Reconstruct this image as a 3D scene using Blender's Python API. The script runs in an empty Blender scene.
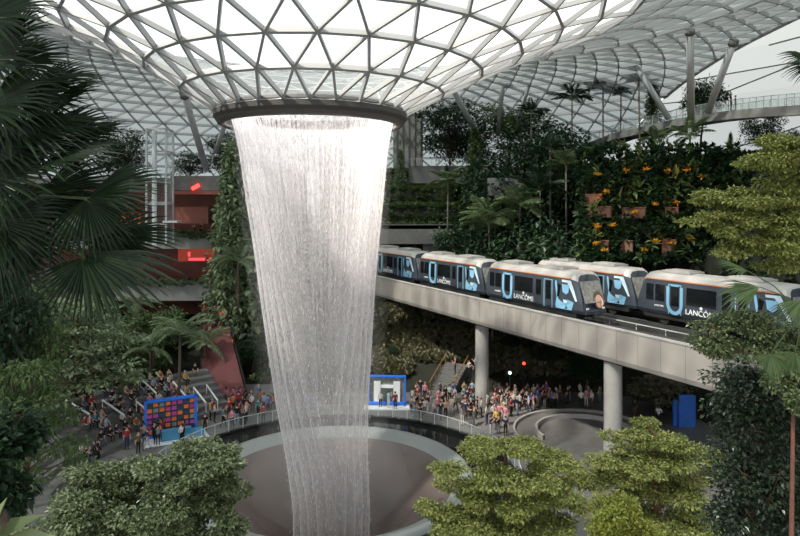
import bpy, bmesh, math, random
from mathutils import Vector, Matrix

RND = random.Random(11)
PI = math.pi
COL = bpy.context.scene.collection
CAMZ, FOC, HOR = 21.2, 640.0, 208.0


def at(px, py, d):
    return Vector(((px - 400) / FOC * d, d, CAMZ - (py - HOR) / FOC * d))


def lerp_table(tab, x):
    if x <= tab[0][0]:
        return tab[0][1]
    for (a, b), (c, d) in zip(tab, tab[1:]):
        if x <= c:
            return b + (d - b) * (x - a) / (c - a)
    return tab[-1][1]


# ---------------------------------------------------------------- scene objects
def tag(o, label=None, cat=None, group=None, kind=None):
    if label:
        o['label'] = label
    if cat:
        o['category'] = cat
    if group:
        o['group'] = group
    if kind:
        o['kind'] = kind
    return o


def empty(name, loc=(0, 0, 0), rz=0.0):
    o = bpy.data.objects.new(name, None)
    o.empty_display_size = 0.2
    COL.objects.link(o)
    o.location = loc
    o.rotation_euler = (0, 0, rz)
    return o


def link(name, me, parent=None, loc=None):
    o = bpy.data.objects.new(name, me)
    COL.objects.link(o)
    if parent is not None:
        o.parent = parent
    if loc is not None:
        o.location = loc
    return o


class MB:
    def __init__(self):
        self.v, self.f, self.m = [], [], []

    def add(self, vs, fs, mi=0):
        b = len(self.v)
        self.v.extend([tuple(p) for p in vs])
        self.f.extend([tuple(i + b for i in q) for q in fs])
        self.m.extend([mi] * len(fs))

    def poly(self, pts, mi=0):
        self.add(pts, [tuple(range(len(pts)))], mi)

    def box(self, c, s, rz=0.0, mi=0, rot=None):
        hx, hy, hz = s[0] / 2, s[1] / 2, s[2] / 2
        M = rot if rot is not None else Matrix.Rotation(rz, 3, 'Z')
        c = Vector(c)
        vs = [c + M @ Vector((x * hx, y * hy, z * hz)) for z in (-1, 1) for x, y in ((-1, -1), (1, -1), (1, 1), (-1, 1))]
        self.add(vs, [(3, 2, 1, 0), (4, 5, 6, 7), (0, 1, 5, 4), (1, 2, 6, 5), (2, 3, 7, 6), (3, 0, 4, 7)], mi)

    def bar(self, p, q, w, h, up=(0, 0, 1), mi=0):
        p, q, up = Vector(p), Vector(q), Vector(up)
        d = q - p
        if d.length < 1e-6:
            return
        d.normalize()
        s = d.cross(up)
        if s.length < 1e-4:
            s = d.cross(Vector((1, 0, 0)))
        s.normalize()
        u = s.cross(d)
        s *= w / 2
        u *= h / 2
        vs = [p - s - u, p + s - u, p + s + u, p - s + u, q - s - u, q + s - u, q + s + u, q - s + u]
        self.add(vs, [(0, 1, 2, 3), (7, 6, 5, 4), (0, 4, 5, 1), (1, 5, 6, 2), (2, 6, 7, 3), (3, 7, 4, 0)], mi)

    def tube(self, pts, rad, n=8, mi=0, caps=True):
        pts = [Vector(p) for p in pts]
        if not isinstance(rad, (list, tuple)):
            rad = [rad] * len(pts)
        rings, prev = [], None
        for i, p in enumerate(pts):
            d = (pts[min(i + 1, len(pts) - 1)] - pts[max(i - 1, 0)])
            d.normalize()
            a = prev if prev is not None else (Vector((1, 0, 0)) if abs(d.x) < .8 else Vector((0, 1, 0)))
            a = a - d * a.dot(d)
            a.normalize()
            prev = a
            b = d.cross(a)
            rings.append([p + (a * math.cos(2 * PI * k / n) + b * math.sin(2 * PI * k / n)) * rad[i] for k in range(n)])
        vs = [x for r in rings for x in r]
        fs = []
        for i in range(len(pts) - 1):
            for k in range(n):
                k2 = (k + 1) % n
                fs.append((i * n + k, i * n + k2, (i + 1) * n + k2, (i + 1) * n + k))
        if caps:
            fs.append(tuple(range(n - 1, -1, -1)))
            fs.append(tuple((len(pts) - 1) * n + k for k in range(n)))
        self.add(vs, fs, mi)

    def lathe(self, prof, c=(0, 0, 0), n=48, a0=0.0, a1=2 * PI, mi=0):
        full = abs(a1 - a0 - 2 * PI) < 1e-6
        m = n if full else n + 1
        vs, fs = [], []
        for r, z in prof:
            for k in range(m):
                a = a0 + (a1 - a0) * k / n
                vs.append((c[0] + r * math.cos(a), c[1] + r * math.sin(a), c[2] + z))
        for i in range(len(prof) - 1):
            for k in range(n):
                k2 = (k + 1) % m
                fs.append((i * m + k, i * m + k2, (i + 1) * m + k2, (i + 1) * m + k))
        self.add(vs, fs, mi)

    def blob(self, c, s, n=8, mi=0):
        c = Vector(c)
        vs, fs = [], []
        rows = max(4, n // 2 + 1)
        for i in range(rows + 1):
            t = PI * i / rows
            for k in range(n):
                a = 2 * PI * k / n
                vs.append(c + Vector((s[0] * math.sin(t) * math.cos(a), s[1] * math.sin(t) * math.sin(a), s[2] * math.cos(t))))
        for i in range(rows):
            for k in range(n):
                fs.append((i * n + k, (i + 1) * n + k, (i + 1) * n + (k + 1) % n, i * n + (k + 1) % n))
        self.add(vs, fs, mi)

    def mesh(self, name, mats, smooth=False):
        me = bpy.data.meshes.new(name)
        me.from_pydata(self.v, [], self.f)
        if not isinstance(mats, (list, tuple)):
            mats = [mats]
        for x in mats:
            me.materials.append(x)
        if len(mats) > 1:
            me.polygons.foreach_set('material_index', self.m)
        if smooth:
            me.polygons.foreach_set('use_smooth', [True] * len(self.f))
        me.update()
        return me

    def build(self, name, mats, parent=None, smooth=False, loc=None):
        return link(name, self.mesh(name, mats, smooth), parent, loc)


# ---------------------------------------------------------------- materials
def new_mat(name):
    m = bpy.data.materials.new(name)
    m.use_nodes = True
    nt = m.node_tree
    nt.nodes.clear()
    out = nt.nodes.new('ShaderNodeOutputMaterial')
    return m, nt, out


def N(nt, t, **kw):
    n = nt.nodes.new(t)
    for k, v in kw.items():
        setattr(n, k, v)
    return n


def plain(name, c, rough=.6, metal=0.0, var=0.0, scale=3.0, spec=.4, bump=0.0, stretch=None):
    m, nt, out = new_mat(name)
    p = N(nt, 'ShaderNodeBsdfPrincipled')
    p.inputs['Base Color'].default_value = (*c, 1)
    p.inputs['Roughness'].default_value = rough
    p.inputs['Metallic'].default_value = metal
    p.inputs['Specular IOR Level'].default_value = spec
    nt.links.new(p.outputs[0], out.inputs[0])
    if var or bump:
        tc = N(nt, 'ShaderNodeTexCoord')
        mp = N(nt, 'ShaderNodeMapping')
        if stretch:
            mp.inputs['Scale'].default_value = stretch
        no = N(nt, 'ShaderNodeTexNoise')
        no.inputs['Scale'].default_value = scale
        no.inputs['Detail'].default_value = 5
        nt.links.new(tc.outputs['Object'], mp.inputs[0])
        nt.links.new(mp.outputs[0], no.inputs[0])
        if var:
            mx = N(nt, 'ShaderNodeMix', data_type='RGBA')
            mx.inputs['A'].default_value = (*[x * (1 - var) for x in c], 1)
            mx.inputs['B'].default_value = (*[min(1, x * (1 + var)) for x in c], 1)
            nt.links.new(no.outputs[0], mx.inputs['Factor'])
            nt.links.new(mx.outputs['Result'], p.inputs['Base Color'])
        if bump:
            bp = N(nt, 'ShaderNodeBump')
            bp.inputs['Strength'].default_value = bump
            nt.links.new(no.outputs[0], bp.inputs['Height'])
            nt.links.new(bp.outputs[0], p.inputs['Normal'])
    return m


def leafy(name, c1, c2, rough=.45, trans=.3, spec=.35):
    m, nt, out = new_mat(name)
    g = N(nt, 'ShaderNodeNewGeometry')
    mx = N(nt, 'ShaderNodeMix', data_type='RGBA')
    mx.inputs['A'].default_value = (*c1, 1)
    mx.inputs['B'].default_value = (*c2, 1)
    nt.links.new(g.outputs['Random Per Island'], mx.inputs['Factor'])
    p = N(nt, 'ShaderNodeBsdfPrincipled')
    p.inputs['Roughness'].default_value = rough
    p.inputs['Specular IOR Level'].default_value = spec
    t = N(nt, 'ShaderNodeBsdfTranslucent')
    ms = N(nt, 'ShaderNodeMixShader')
    ms.inputs[0].default_value = trans
    nt.links.new(mx.outputs['Result'], p.inputs['Base Color'])
    nt.links.new(mx.outputs['Result'], t.inputs['Color'])
    nt.links.new(p.outputs[0], ms.inputs[1])
    nt.links.new(t.outputs[0], ms.inputs[2])
    nt.links.new(ms.outputs[0], out.inputs[0])
    return m


def glow(name, c, s):
    m, nt, out = new_mat(name)
    e = N(nt, 'ShaderNodeEmission')
    e.inputs[0].default_value = (*c, 1)
    e.inputs[1].default_value = s
    nt.links.new(e.outputs[0], out.inputs[0])
    return m


def glassy(name, tint, grazing, graze_mix, base_mix=0.05, rough=.25, blend=.5, reach=1.0):
    """thin pane: clear face on, greyer and more reflective at a flat angle (as real glass)"""
    m, nt, out = new_mat(name)
    t = N(nt, 'ShaderNodeBsdfTransparent')
    t.inputs[0].default_value = (*tint, 1)
    d = N(nt, 'ShaderNodeBsdfDiffuse')
    d.inputs[0].default_value = (*grazing, 1)
    tr = N(nt, 'ShaderNodeBsdfTranslucent')
    tr.inputs[0].default_value = (*grazing, 1)
    dd = N(nt, 'ShaderNodeMixShader')
    dd.inputs[0].default_value = .5
    nt.links.new(d.outputs[0], dd.inputs[1])
    nt.links.new(tr.outputs[0], dd.inputs[2])
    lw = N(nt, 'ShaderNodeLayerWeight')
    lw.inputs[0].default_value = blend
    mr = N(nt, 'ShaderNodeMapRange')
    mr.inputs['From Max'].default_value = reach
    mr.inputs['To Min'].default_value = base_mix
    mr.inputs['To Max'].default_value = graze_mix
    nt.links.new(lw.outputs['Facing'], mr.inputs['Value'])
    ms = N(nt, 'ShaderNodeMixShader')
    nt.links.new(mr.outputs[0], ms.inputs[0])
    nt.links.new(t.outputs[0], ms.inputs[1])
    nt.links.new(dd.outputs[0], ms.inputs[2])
    nt.links.new(ms.outputs[0], out.inputs[0])
    return m


def paving(name, c1, c2, scale):
    m, nt, out = new_mat(name)
    tc = N(nt, 'ShaderNodeTexCoord')
    br = N(nt, 'ShaderNodeTexBrick')
    br.inputs['Color1'].default_value = (*c1, 1)
    br.inputs['Color2'].default_value = (*c2, 1)
    br.inputs['Mortar'].default_value = (*[x * .55 for x in c1], 1)
    br.inputs['Scale'].default_value = scale
    br.inputs['Mortar Size'].default_value = .012
    p = N(nt, 'ShaderNodeBsdfPrincipled')
    p.inputs['Roughness'].default_value = .5
    nt.links.new(tc.outputs['Object'], br.inputs[0])
    nt.links.new(br.outputs[0], p.inputs['Base Color'])
    nt.links.new(p.outputs[0], out.inputs[0])
    return m


def water_mat(name, seed, dens, drop):
    m, nt, out = new_mat(name)
    uv = N(nt, 'ShaderNodeUVMap')

    def noise(sx, sy, sc, det, off):
        mp = N(nt, 'ShaderNodeMapping')
        mp.inputs['Scale'].default_value = (sx, sy, 1)
        mp.inputs['Location'].default_value = (seed * 7.3 + off, seed * 3.1 + off, 0)
        n = N(nt, 'ShaderNodeTexNoise')
        n.inputs['Scale'].default_value = sc
        n.inputs['Detail'].default_value = det
        n.inputs['Roughness'].default_value = .65
        nt.links.new(uv.outputs[0], mp.inputs[0])
        nt.links.new(mp.outputs[0], n.inputs[0])
        return n

    def mth(op, a, b=None):
        n = N(nt, 'ShaderNodeMath', operation=op)
        for i, x in enumerate((a, b)):
            if x is None:
                continue
            if isinstance(x, (int, float)):
                n.inputs[i].default_value = x
            else:
                nt.links.new(x, n.inputs[i])
        return n.outputs[0]

    streak = noise(6.5, .05, 1.0, 2, 0).outputs[0]       # long vertical strands
    drops = noise(11.0, 2.4, 1.0, 3, 5).outputs[0]        # broken drops
    s = mth('ADD', mth('MULTIPLY', streak, .55), mth('MULTIPLY', drops, drop))
    mr = N(nt, 'ShaderNodeMapRange', interpolation_type='SMOOTHSTEP')
    mr.inputs['From Min'].default_value = .5 * (.55 + drop) - dens
    mr.inputs['From Max'].default_value = .5 * (.55 + drop) + .12 - dens * .3
    mr.inputs['To Min'].default_value = 0.0
    mr.inputs['To Max'].default_value = .30
    nt.links.new(s, mr.inputs['Value'])
    # thins a little toward the foot of the fall
    sep = N(nt, 'ShaderNodeSeparateXYZ')
    nt.links.new(uv.outputs[0], sep.inputs[0])
    th = N(nt, 'ShaderNodeMapRange')
    th.inputs['From Min'].default_value = 0
    th.inputs['From Max'].default_value = 28
    th.inputs['To Min'].default_value = .42
    th.inputs['To Max'].default_value = 1.0
    nt.links.new(sep.outputs[1], th.inputs['Value'])
    al0 = mth('MULTIPLY', mr.outputs[0], th.outputs[0])
    # a slanting line of sight crosses more of the thick curtain
    lw = N(nt, 'ShaderNodeLayerWeight')
    lw.inputs[0].default_value = .5
    cosv = mth('MAXIMUM', mth('SUBTRACT', 1.0, lw.outputs['Facing']), .10)
    al = mth('SUBTRACT', 1.0, mth('POWER', mth('SUBTRACT', 1.0, al0), mth('POWER', mth('DIVIDE', 1.0, cosv), 1.7)))
    d = N(nt, 'ShaderNodeBsdfDiffuse')
    d.inputs[0].default_value = (.97, .93, .94, 1)
    tr = N(nt, 'ShaderNodeBsdfTranslucent')
    tr.inputs[0].default_value = (.97, .93, .94, 1)
    a1 = N(nt, 'ShaderNodeMixShader')
    a1.inputs[0].default_value = .5
    nt.links.new(d.outputs[0], a1.inputs[1])
    nt.links.new(tr.outputs[0], a1.inputs[2])
    t = N(nt, 'ShaderNodeBsdfTransparent')
    ms = N(nt, 'ShaderNodeMixShader')
    nt.links.new(al, ms.inputs[0])
    nt.links.new(t.outputs[0], ms.inputs[1])
    nt.links.new(a1.outputs[0], ms.inputs[2])
    nt.links.new(ms.outputs[0], out.inputs[0])
    return m


M = {}
M['concrete'] = plain('pale concrete', (.31, .30, .29), .75, var=.18, scale=1.2, bump=.05)
M['dark_concrete'] = plain('grey concrete', (.17, .165, .16), .85, var=.3, scale=1.5)
M['steel'] = plain('painted steel', (.50, .51, .52), .4, spec=.5)
M['white_steel'] = plain('white painted steel', (.62, .64, .65), .4)
M['rim'] = plain('dark rim metal', (.075, .07, .068), .5, var=.15)
M['rim_lip'] = plain('brown grey lip metal', (.12, .105, .10), .4, var=.15)
M['stone'] = paving('plaza paving', (.165, .16, .155), (.135, .13, .128), 1.2)
M['black_stone'] = plain('polished black stone', (.012, .013, .013), .12, spec=.6)
M['step'] = plain('stone steps', (.13, .128, .125), .8, var=.25, scale=2)
M['soil'] = plain('dark soil', (.018, .02, .012), .95, var=.4, scale=1)
M['bark'] = plain('brown bark', (.10, .07, .05), .9, var=.4, scale=6, bump=.3)
M['red_bark'] = plain('reddish bark', (.20, .085, .055), .85, var=.35, scale=6, bump=.3)
M['pale_bark'] = plain('pale palm bark', (.19, .165, .14), .9, var=.3, scale=5)
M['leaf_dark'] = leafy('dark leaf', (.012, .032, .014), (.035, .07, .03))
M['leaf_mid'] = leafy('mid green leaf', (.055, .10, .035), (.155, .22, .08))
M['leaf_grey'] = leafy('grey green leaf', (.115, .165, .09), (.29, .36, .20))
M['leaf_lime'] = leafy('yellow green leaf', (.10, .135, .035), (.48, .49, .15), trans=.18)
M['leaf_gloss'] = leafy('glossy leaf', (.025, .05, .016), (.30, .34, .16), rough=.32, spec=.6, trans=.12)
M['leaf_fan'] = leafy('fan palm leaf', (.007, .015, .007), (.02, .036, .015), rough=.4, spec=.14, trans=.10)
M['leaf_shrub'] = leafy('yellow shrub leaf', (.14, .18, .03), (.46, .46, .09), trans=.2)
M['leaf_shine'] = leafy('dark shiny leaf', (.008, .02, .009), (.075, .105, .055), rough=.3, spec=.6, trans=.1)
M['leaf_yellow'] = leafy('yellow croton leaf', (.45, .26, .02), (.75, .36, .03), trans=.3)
M['leaf_palm'] = leafy('palm frond', (.09, .15, .06), (.27, .33, .16))
M['leaf_olive'] = leafy('olive brown leaf', (.065, .075, .038), (.22, .20, .115))
SKY, SUN, EXPO, MIST = 2.3, 12.5, 0.16, 0.016
# ================================================================ roof
AX, AY = -6.9, 50.0
PROFILE = [(7.2, 28.75), (9.88, 30.25), (12.6, 31.75), (15.3, 33.1), (18.1, 34.35), (21, 35.5), (24, 36.6),
           (27, 37.6), (30, 38.5), (33.3, 39.3), (36.6, 40.0), (40, 40.5),
           (43, 40.8), (46, 41), (49.5, 41.1), (53, 41), (56.5, 40.7), (60, 40.2), (63.5, 39.6), (67, 38.8), (70.5, 37.8),
           (74, 36.6), (77.5, 35.2), (81, 33.6), (84.5, 31.8), (88, 29.7), (91.5, 27.3), (95, 24.6), (98, 21.8), (101, 18.5),
           (103.5, 15), (105.5, 11), (107, 6.5), (108, 0)]


def ring_center(r):
    return AX + min(.85, max(0, (r - 7.2) * .1))


def roof_node(k, j, n):
    r, z = PROFILE[k]
    a = 2 * PI * (j + .5 * (k % 2)) / n
    return Vector((ring_center(r) + r * math.cos(a), AY + r * math.sin(a), z))


def lattice_section(k0, k1, n, glass, frame, w, d, keep, ringw=1.0):
    for k in range(k0, k1 + 1):
        (r0, z0), (r1, z1) = PROFILE[max(0, k - 1)], PROFILE[min(len(PROFILE) - 1, k + 1)]
        for j in range(n):
            p = roof_node(k, j, n)
            if not keep(p):
                continue
            a = 2 * PI * (j + .5 * (k % 2)) / n
            tr = Vector(((r1 - r0) * math.cos(a), (r1 - r0) * math.sin(a), z1 - z0))
            tt = Vector((-math.sin(a), math.cos(a), 0))
            nn = tr.cross(tt)
            nn.normalize()
            if nn.z < 0:
                nn = -nn
            dn = nn * (-d / 2)
            q = roof_node(k, j + 1, n)
            frame.bar(p + dn, q + dn, w * ringw, d * ringw, nn)
            if k < k1:
                s = 0 if k % 2 == 0 else 1
                u0, u1 = roof_node(k + 1, j - 1 + s, n), roof_node(k + 1, j + s, n)
                frame.bar(p + dn, u0 + dn, w, d, nn)
                frame.bar(p + dn, u1 + dn, w, d, nn)
                glass.add([p, u0, u1], [(0, 2, 1)])
                glass.add([p, q, u1], [(0, 1, 2)])


def everywhere(p):
    return True


def keep_outer(p):
    return p.y > -25 and p.x < 46 and p.z > .5


M['funnel_glass'] = glassy('clear funnel glass', (.56, .58, .59), (.7, .74, .75), .45, .02, blend=.35)
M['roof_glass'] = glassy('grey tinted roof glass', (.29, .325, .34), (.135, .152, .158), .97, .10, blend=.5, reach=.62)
M['roof_frame'] = plain('roof frame paint', (.40, .405, .41), .45)
M['funnel_frame'] = plain('funnel frame paint', (.36, .355, .35), .4)

fun = empty('glass_funnel', (AX, AY, 28.75))
tag(fun, 'round glass funnel of triangular panes sinking from the roof above the waterfall', 'glass funnel')
gl, fr = MB(), MB()
lattice_section(0, 6, 26, gl, fr, .17, .34, everywhere, 1.25)


def to_local(mb, o):
    l = o.location
    mb.v = [(x - l.x, y - l.y, z - l.z) for x, y, z in mb.v]
    return mb


to_local(gl, fun).build('glazing', M['funnel_glass'], fun)
to_local(fr, fun).build('lattice_frame', M['funnel_frame'], fun)
rm = MB()
rm.lathe([(7.2, 28.95), (7.42, 28.6), (7.42, 28.1), (7.25, 27.85), (6.9, 27.8), (6.9, 28.95), (7.2, 28.95)], (AX, AY, 0), 72)
to_local(rm, fun).build('rim_band', M['rim'], fun, smooth=False)
lp = MB()
lp.lathe([(7.24, 27.84), (7.1, 27.6), (6.85, 27.48), (6.6, 27.55), (6.6, 27.7), (6.9, 27.9)], (AX, AY, 0), 72)
to_local(lp, fun).build('lower_lip', M['rim_lip'], fun, smooth=True)

gl, fr = MB(), MB()
lattice_section(6, 11, 52, gl, fr, .15, .34, keep_outer, 1.1)
lattice_section(11, len(PROFILE) - 1, 104, gl, fr, .15, .42, keep_outer, 1.2)


EDGE_X = 41.0


def clip_x(o, keep_low):
    bm = bmesh.new()
    bm.from_mesh(o.data)
    bmesh.ops.bisect_plane(bm, geom=bm.verts[:] + bm.edges[:] + bm.faces[:], plane_co=(EDGE_X, 0, 0), plane_no=(1, 0, 0), clear_outer=keep_low, clear_inner=not keep_low)
    bm.to_mesh(o.data)
    bm.free()
    return o


ceil = clip_x(gl.build('ceiling', M['roof_glass']), True)
tag(ceil, kind='structure')
clip_x(fr.build('lattice_frame', M['roof_frame'], ceil), True)
eb = []
for k in range(60):
    y = -22 + k * 2.05
    rr = math.hypot(EDGE_X - AX - .85, y - AY)
    eb.append(Vector((EDGE_X, y, lerp_table(PROFILE, rr) - .2)))
q = MB()
q.tube(eb, .28, 10)
q.build('edge_beam', M['roof_frame'], ceil, True)

# pale plain panels of the far right flank of the roof
fl, seam = MB(), MB()
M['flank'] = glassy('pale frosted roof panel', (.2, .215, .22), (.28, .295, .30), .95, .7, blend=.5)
n = 26
idx = [8, 10, 12, 14, 16, 18, 20, 22, 24, 26, 28, 30, 32]
for a, b in zip(idx, idx[1:]):
    for j in range(n):
        def nd(k, jj):
            r, z = PROFILE[k]
            an = 2 * PI * jj / n
            return Vector((ring_center(r) + r * math.cos(an), AY + r * math.sin(an), z))
        q = [nd(a, j), nd(b, j), nd(b, j + 1), nd(a, j + 1)]
        c = sum(q, Vector()) / 4
        if c.x < 28 or c.y < -25:
            continue
        fl.poly(q)
        for p1, p2 in (((q[0], q[2]),) if (j + a // 2) % 2 else ((q[1], q[2]),)):
            seam.bar(p1 - Vector((0, 0, .1)), p2 - Vector((0, 0, .1)), .10, .16)
flank = clip_x(fl.build('wall_flank', M['flank']), False)
tag(flank, kind='structure')
clip_x(seam.build('panel_seams', M['dark_concrete'], flank), False)

# ================================================================ ground and hills
def h_far(y):
    return lerp_table([(73, 0), (77, 2), (83, 2.5), (97, 11), (100, 12), (100.5, 18.2), (103, 18.5), (103.4, 21.4), (106, 21.7), (106.4, 24.3),
                       (110, 24.6), (110.4, 27.5), (150, 28)], y)


def h_left(y):
    return lerp_table([(76, 0), (90, 2), (110, 5)], y)


def off_s(x, y):
    return (x + 3.3) * .888 + (y - 89.4) * .46


def h_right(s):
    return lerp_table([(18, 0), (19, 8), (22, 12.5), (22.4, 16.4), (26, 17), (26.4, 20.3), (30, 20.8), (30.4, 23.8), (34, 24.3), (34.4, 27.4), (60, 29)], s)


def h_west(x):
    return lerp_table([(-70, 14), (-48, 6), (-37, 1.5), (-33, 0)], x)


def seat_step(x, y):
    """tiered stone seats on the left of the plaza"""
    r = math.hypot(x + 5.5, y - 50)
    a = math.degrees(math.atan2(y - 50, x + 5.5)) % 360
    if 125 < a < 190 and 20.2 < r < 28.5:
        return .42 * (int((r - 20.2) / 1.15) + 1)
    return 0.0


def ground_h(x, y):
    r = math.hypot(x + 5.5, y - 50)
    if r < 23:
        return 0.0
    h = max(h_far(y) if x > -14 else h_left(y), h_west(x))
    if y > 30:
        h = max(h, h_right(off_s(x, y)))
    return h


tm = MB()
x0, x1, y0, y1, st = -80, 84, 22, 134, 1.0
nx, ny = int((x1 - x0) / st) + 1, int((y1 - y0) / st) + 1
vs = []
for iy in range(ny):
    for ix in range(nx):
        x, y = x0 + ix * st, y0 + iy * st
        h = ground_h(x, y)
        vs.append((x, y, h - .12 if h > .05 else -.6))
fs = [(i * nx + j, i * nx + j + 1, (i + 1) * nx + j + 1, (i + 1) * nx + j) for i in range(ny - 1) for j in range(nx - 1)
      if max(vs[i * nx + j][2], vs[i * nx + j + 1][2], vs[(i + 1) * nx + j][2], vs[(i + 1) * nx + j + 1][2]) > -.5]
tm.add(vs, fs)
tag(tm.build('hillside', M['soil']), kind='structure')

fl = MB()
fl.lathe([(12, -.001), (15, 0), (45, 0), (70, 0)], (-5.5, 50, 0), 96)
tag(fl.build('floor', M['stone']), kind='structure')

BX, BY = -5.2, 50.0
M['basin'] = plain('wet grey acrylic', (.15, .118, .108), .22, spec=.6, var=.35, scale=.4)
M['basin_rim'] = plain('pale acrylic rim', (.27, .29, .28), .3)
bs = empty('waterfall_basin', (BX, BY, 0))
tag(bs, 'round grey basin catching the waterfall in the middle of the plaza', 'basin')
b = MB()
b.lathe([(9.35, .0), (8.0, -.75), (6.2, -2.1), (4.4, -4.0), (3.0, -6.5), (2.4, -9.0), (0.05, -9.2)], (0, 0, 0), 96)
b.build('bowl', M['basin'], bs, smooth=True)
b = MB()
b.lathe([(9.3, -.02), (10.0, .30), (10.3, .42), (10.45, .55), (10.75, .55), (10.9, .4), (10.9, -.3)], (0, 0, 0), 96)
b.build('rim', M['basin_rim'], bs, smooth=True)

mo = MB()
mo.lathe([(10.9, .05), (14.2, .05), (14.25, .35), (14.7, .35), (14.75, 0)], (BX, BY, 0), 120)
tag(mo.build('pool_surround', M['black_stone']), 'wide ring of polished black stone around the waterfall basin', 'pool surround')

M['rail_glass'] = glassy('pale railing glass', (.90, .94, .93), (.7, .75, .74), .5, .08)
rl = empty('glass_railing', (BX, BY, .0))
tag(rl, 'low curved glass railing along the outer edge of the black stone ring', 'railing')
g, p = MB(), MB()
nseg = 60
for k in range(nseg):
    a, a2 = 2 * PI * k / nseg, 2 * PI * (k + 1) / nseg
    c0, c1 = Vector((14.5 * math.cos(a), 14.5 * math.sin(a), .35)), Vector((14.5 * math.cos(a2), 14.5 * math.sin(a2), .35))
    g.poly([c0, c1, c1 + Vector((0, 0, .95)), c0 + Vector((0, 0, .95))])
    p.bar(c0, c0 + Vector((0, 0, 1.02)), .06, .06, (1, 0, 0))
    p.bar(c0 + Vector((0, 0, 1.02)), c1 + Vector((0, 0, 1.02)), .06, .05)
g.build('glass_panels', M['rail_glass'], rl)
p.build('posts_and_handrail', M['steel'], rl)

# ================================================================ waterfall
def fall_r(z):
    return lerp_table([(-8, 2.9), (-1.6, 3.0), (2.3, 3.2), (6.2, 3.6), (10.1, 4.0), (14, 4.4), (17.9, 4.8), (21.8, 5.3), (25.7, 5.75), (27.6, 6.12), (28.05, 6.25)], z)


def fall_c(z):
    return lerp_table([(-2, -5.35), (6, -6.05), (14, -6.4), (28, -6.75)], z)


wf = empty('waterfall', (-6.75, 50, 28))
tag(wf, 'tall round curtain of white water falling from the glass funnel into the basin', 'waterfall')
for li, (dr, dens, drop) in enumerate(((0.0, .07, .45), (-.22, .06, .5), (-.45, .05, .6), (-.75, .03, .7), (-1.1, .02, .8))):
    mesh = bpy.data.meshes.new('water_sheet')
    bm = bmesh.new()
    uvl = bm.loops.layers.uv.new('UVMap')
    nz, na = 44, 96
    grid = []
    for i in range(nz + 1):
        z = 28.0 - (28 + 8) * i / nz
        r = fall_r(z) + dr * (1 + 1.3 * (28 - z) / 28)
        grid.append([bm.verts.new((fall_c(z) + r * math.cos(2 * PI * k / na) + 6.75, r * math.sin(2 * PI * k / na), z - 28)) for k in range(na)])
    for i in range(nz):
        for k in range(na):
            f = bm.faces.new((grid[i][k], grid[i][(k + 1) % na], grid[i + 1][(k + 1) % na], grid[i + 1][k]))
            f.smooth = True
            zs = [28 - 36 * i / nz] * 2 + [28 - 36 * (i + 1) / nz] * 2
            us = [k, k + 1, k + 1, k]
            for lo, uu, zz in zip(f.loops, us, zs):
                lo[uvl].uv = (uu / na * 32, zz)
    bm.to_mesh(mesh)
    bm.free()
    mesh.materials.append(water_mat('falling water', li + 1, dens, drop))
    link('water_sheet', mesh, wf)
st = MB()
rw = random.Random(5)
for _ in range(5000):
    a = rw.uniform(0, 2 * PI)
    z = rw.uniform(-6, 27.8)
    ln = rw.uniform(.12, .4)
    dr = rw.gauss(-.05, .13)
    w = rw.uniform(.006, .014)
    pts = []
    for zz in (z, z - ln):
        r = fall_r(zz) + dr
        pts.append(Vector((fall_c(zz) + r * math.cos(a) + 6.75, r * math.sin(a), zz - 28)))
    t1 = Vector((-math.sin(a), math.cos(a), 0)) * w
    t2 = Vector((math.cos(a), math.sin(a), 0)) * w
    mid = (pts[0] + pts[1]) / 2 - Vector((0, 0, ln * .2))
    st.add([pts[0], mid + t1, mid + t2, mid - t1, mid - t2, pts[1]], [(0, 1, 2), (0, 2, 3), (0, 3, 4), (0, 4, 1), (5, 2, 1), (5, 3, 2), (5, 4, 3), (5, 1, 4)])
o = st.build('water_drops', plain('white water drops', (.95, .93, .94), .3), wf)
o['kind'] = 'stuff'

# ================================================================ bridge
P0, PD, PN = Vector((-3.3, 89.4, 0)), Vector((.46, -.888, 0)), Vector((.888, .46, 0))


def bp(t, s, z):
    v = P0 + PD * t + PN * s
    return Vector((v.x, v.y, z))


ZT, ZB = 11.6, 8.8
TA, TB = -16.0, 75.0
br = empty('rail_bridge', bp(20, 0, ZB))
tag(br, 'long pale concrete rail bridge sloping across the right half, carrying the trams', 'bridge')


def long_box(mb, s0, s1, z0, z1, t0=TA, t1=TB, mi=0):
    c = bp((t0 + t1) / 2, (s0 + s1) / 2, (z0 + z1) / 2)
    mb.box(c, (t1 - t0, s1 - s0, z1 - z0), math.atan2(PD.y, PD.x), mi)


def panel_mat():
    m, nt, out = new_mat('bridge cladding panels')
    tc = N(nt, 'ShaderNodeTexCoord')
    sp = N(nt, 'ShaderNodeSeparateXYZ')
    nt.links.new(tc.outputs['UV'], sp.inputs[0])
    fr_ = N(nt, 'ShaderNodeMath', operation='FRACT')
    nt.links.new(sp.outputs[0], fr_.inputs[0])
    gt = N(nt, 'ShaderNodeMath', operation='LESS_THAN')
    gt.inputs[1].default_value = .025
    nt.links.new(fr_.outputs[0], gt.inputs[0])
    mx = N(nt, 'ShaderNodeMix', data_type='RGBA')
    mx.inputs['A'].default_value = (.31, .285, .265, 1)
    mx.inputs['B'].default_value = (.17, .16, .155, 1)
    nt.links.new(gt.outputs[0], mx.inputs['Factor'])
    p = N(nt, 'ShaderNodeBsdfPrincipled')
    p.inputs['Roughness'].default_value = .45
    nt.links.new(mx.outputs['Result'], p.inputs['Base Color'])
    nt.links.new(p.outputs[0], out.inputs[0])
    return m


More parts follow.
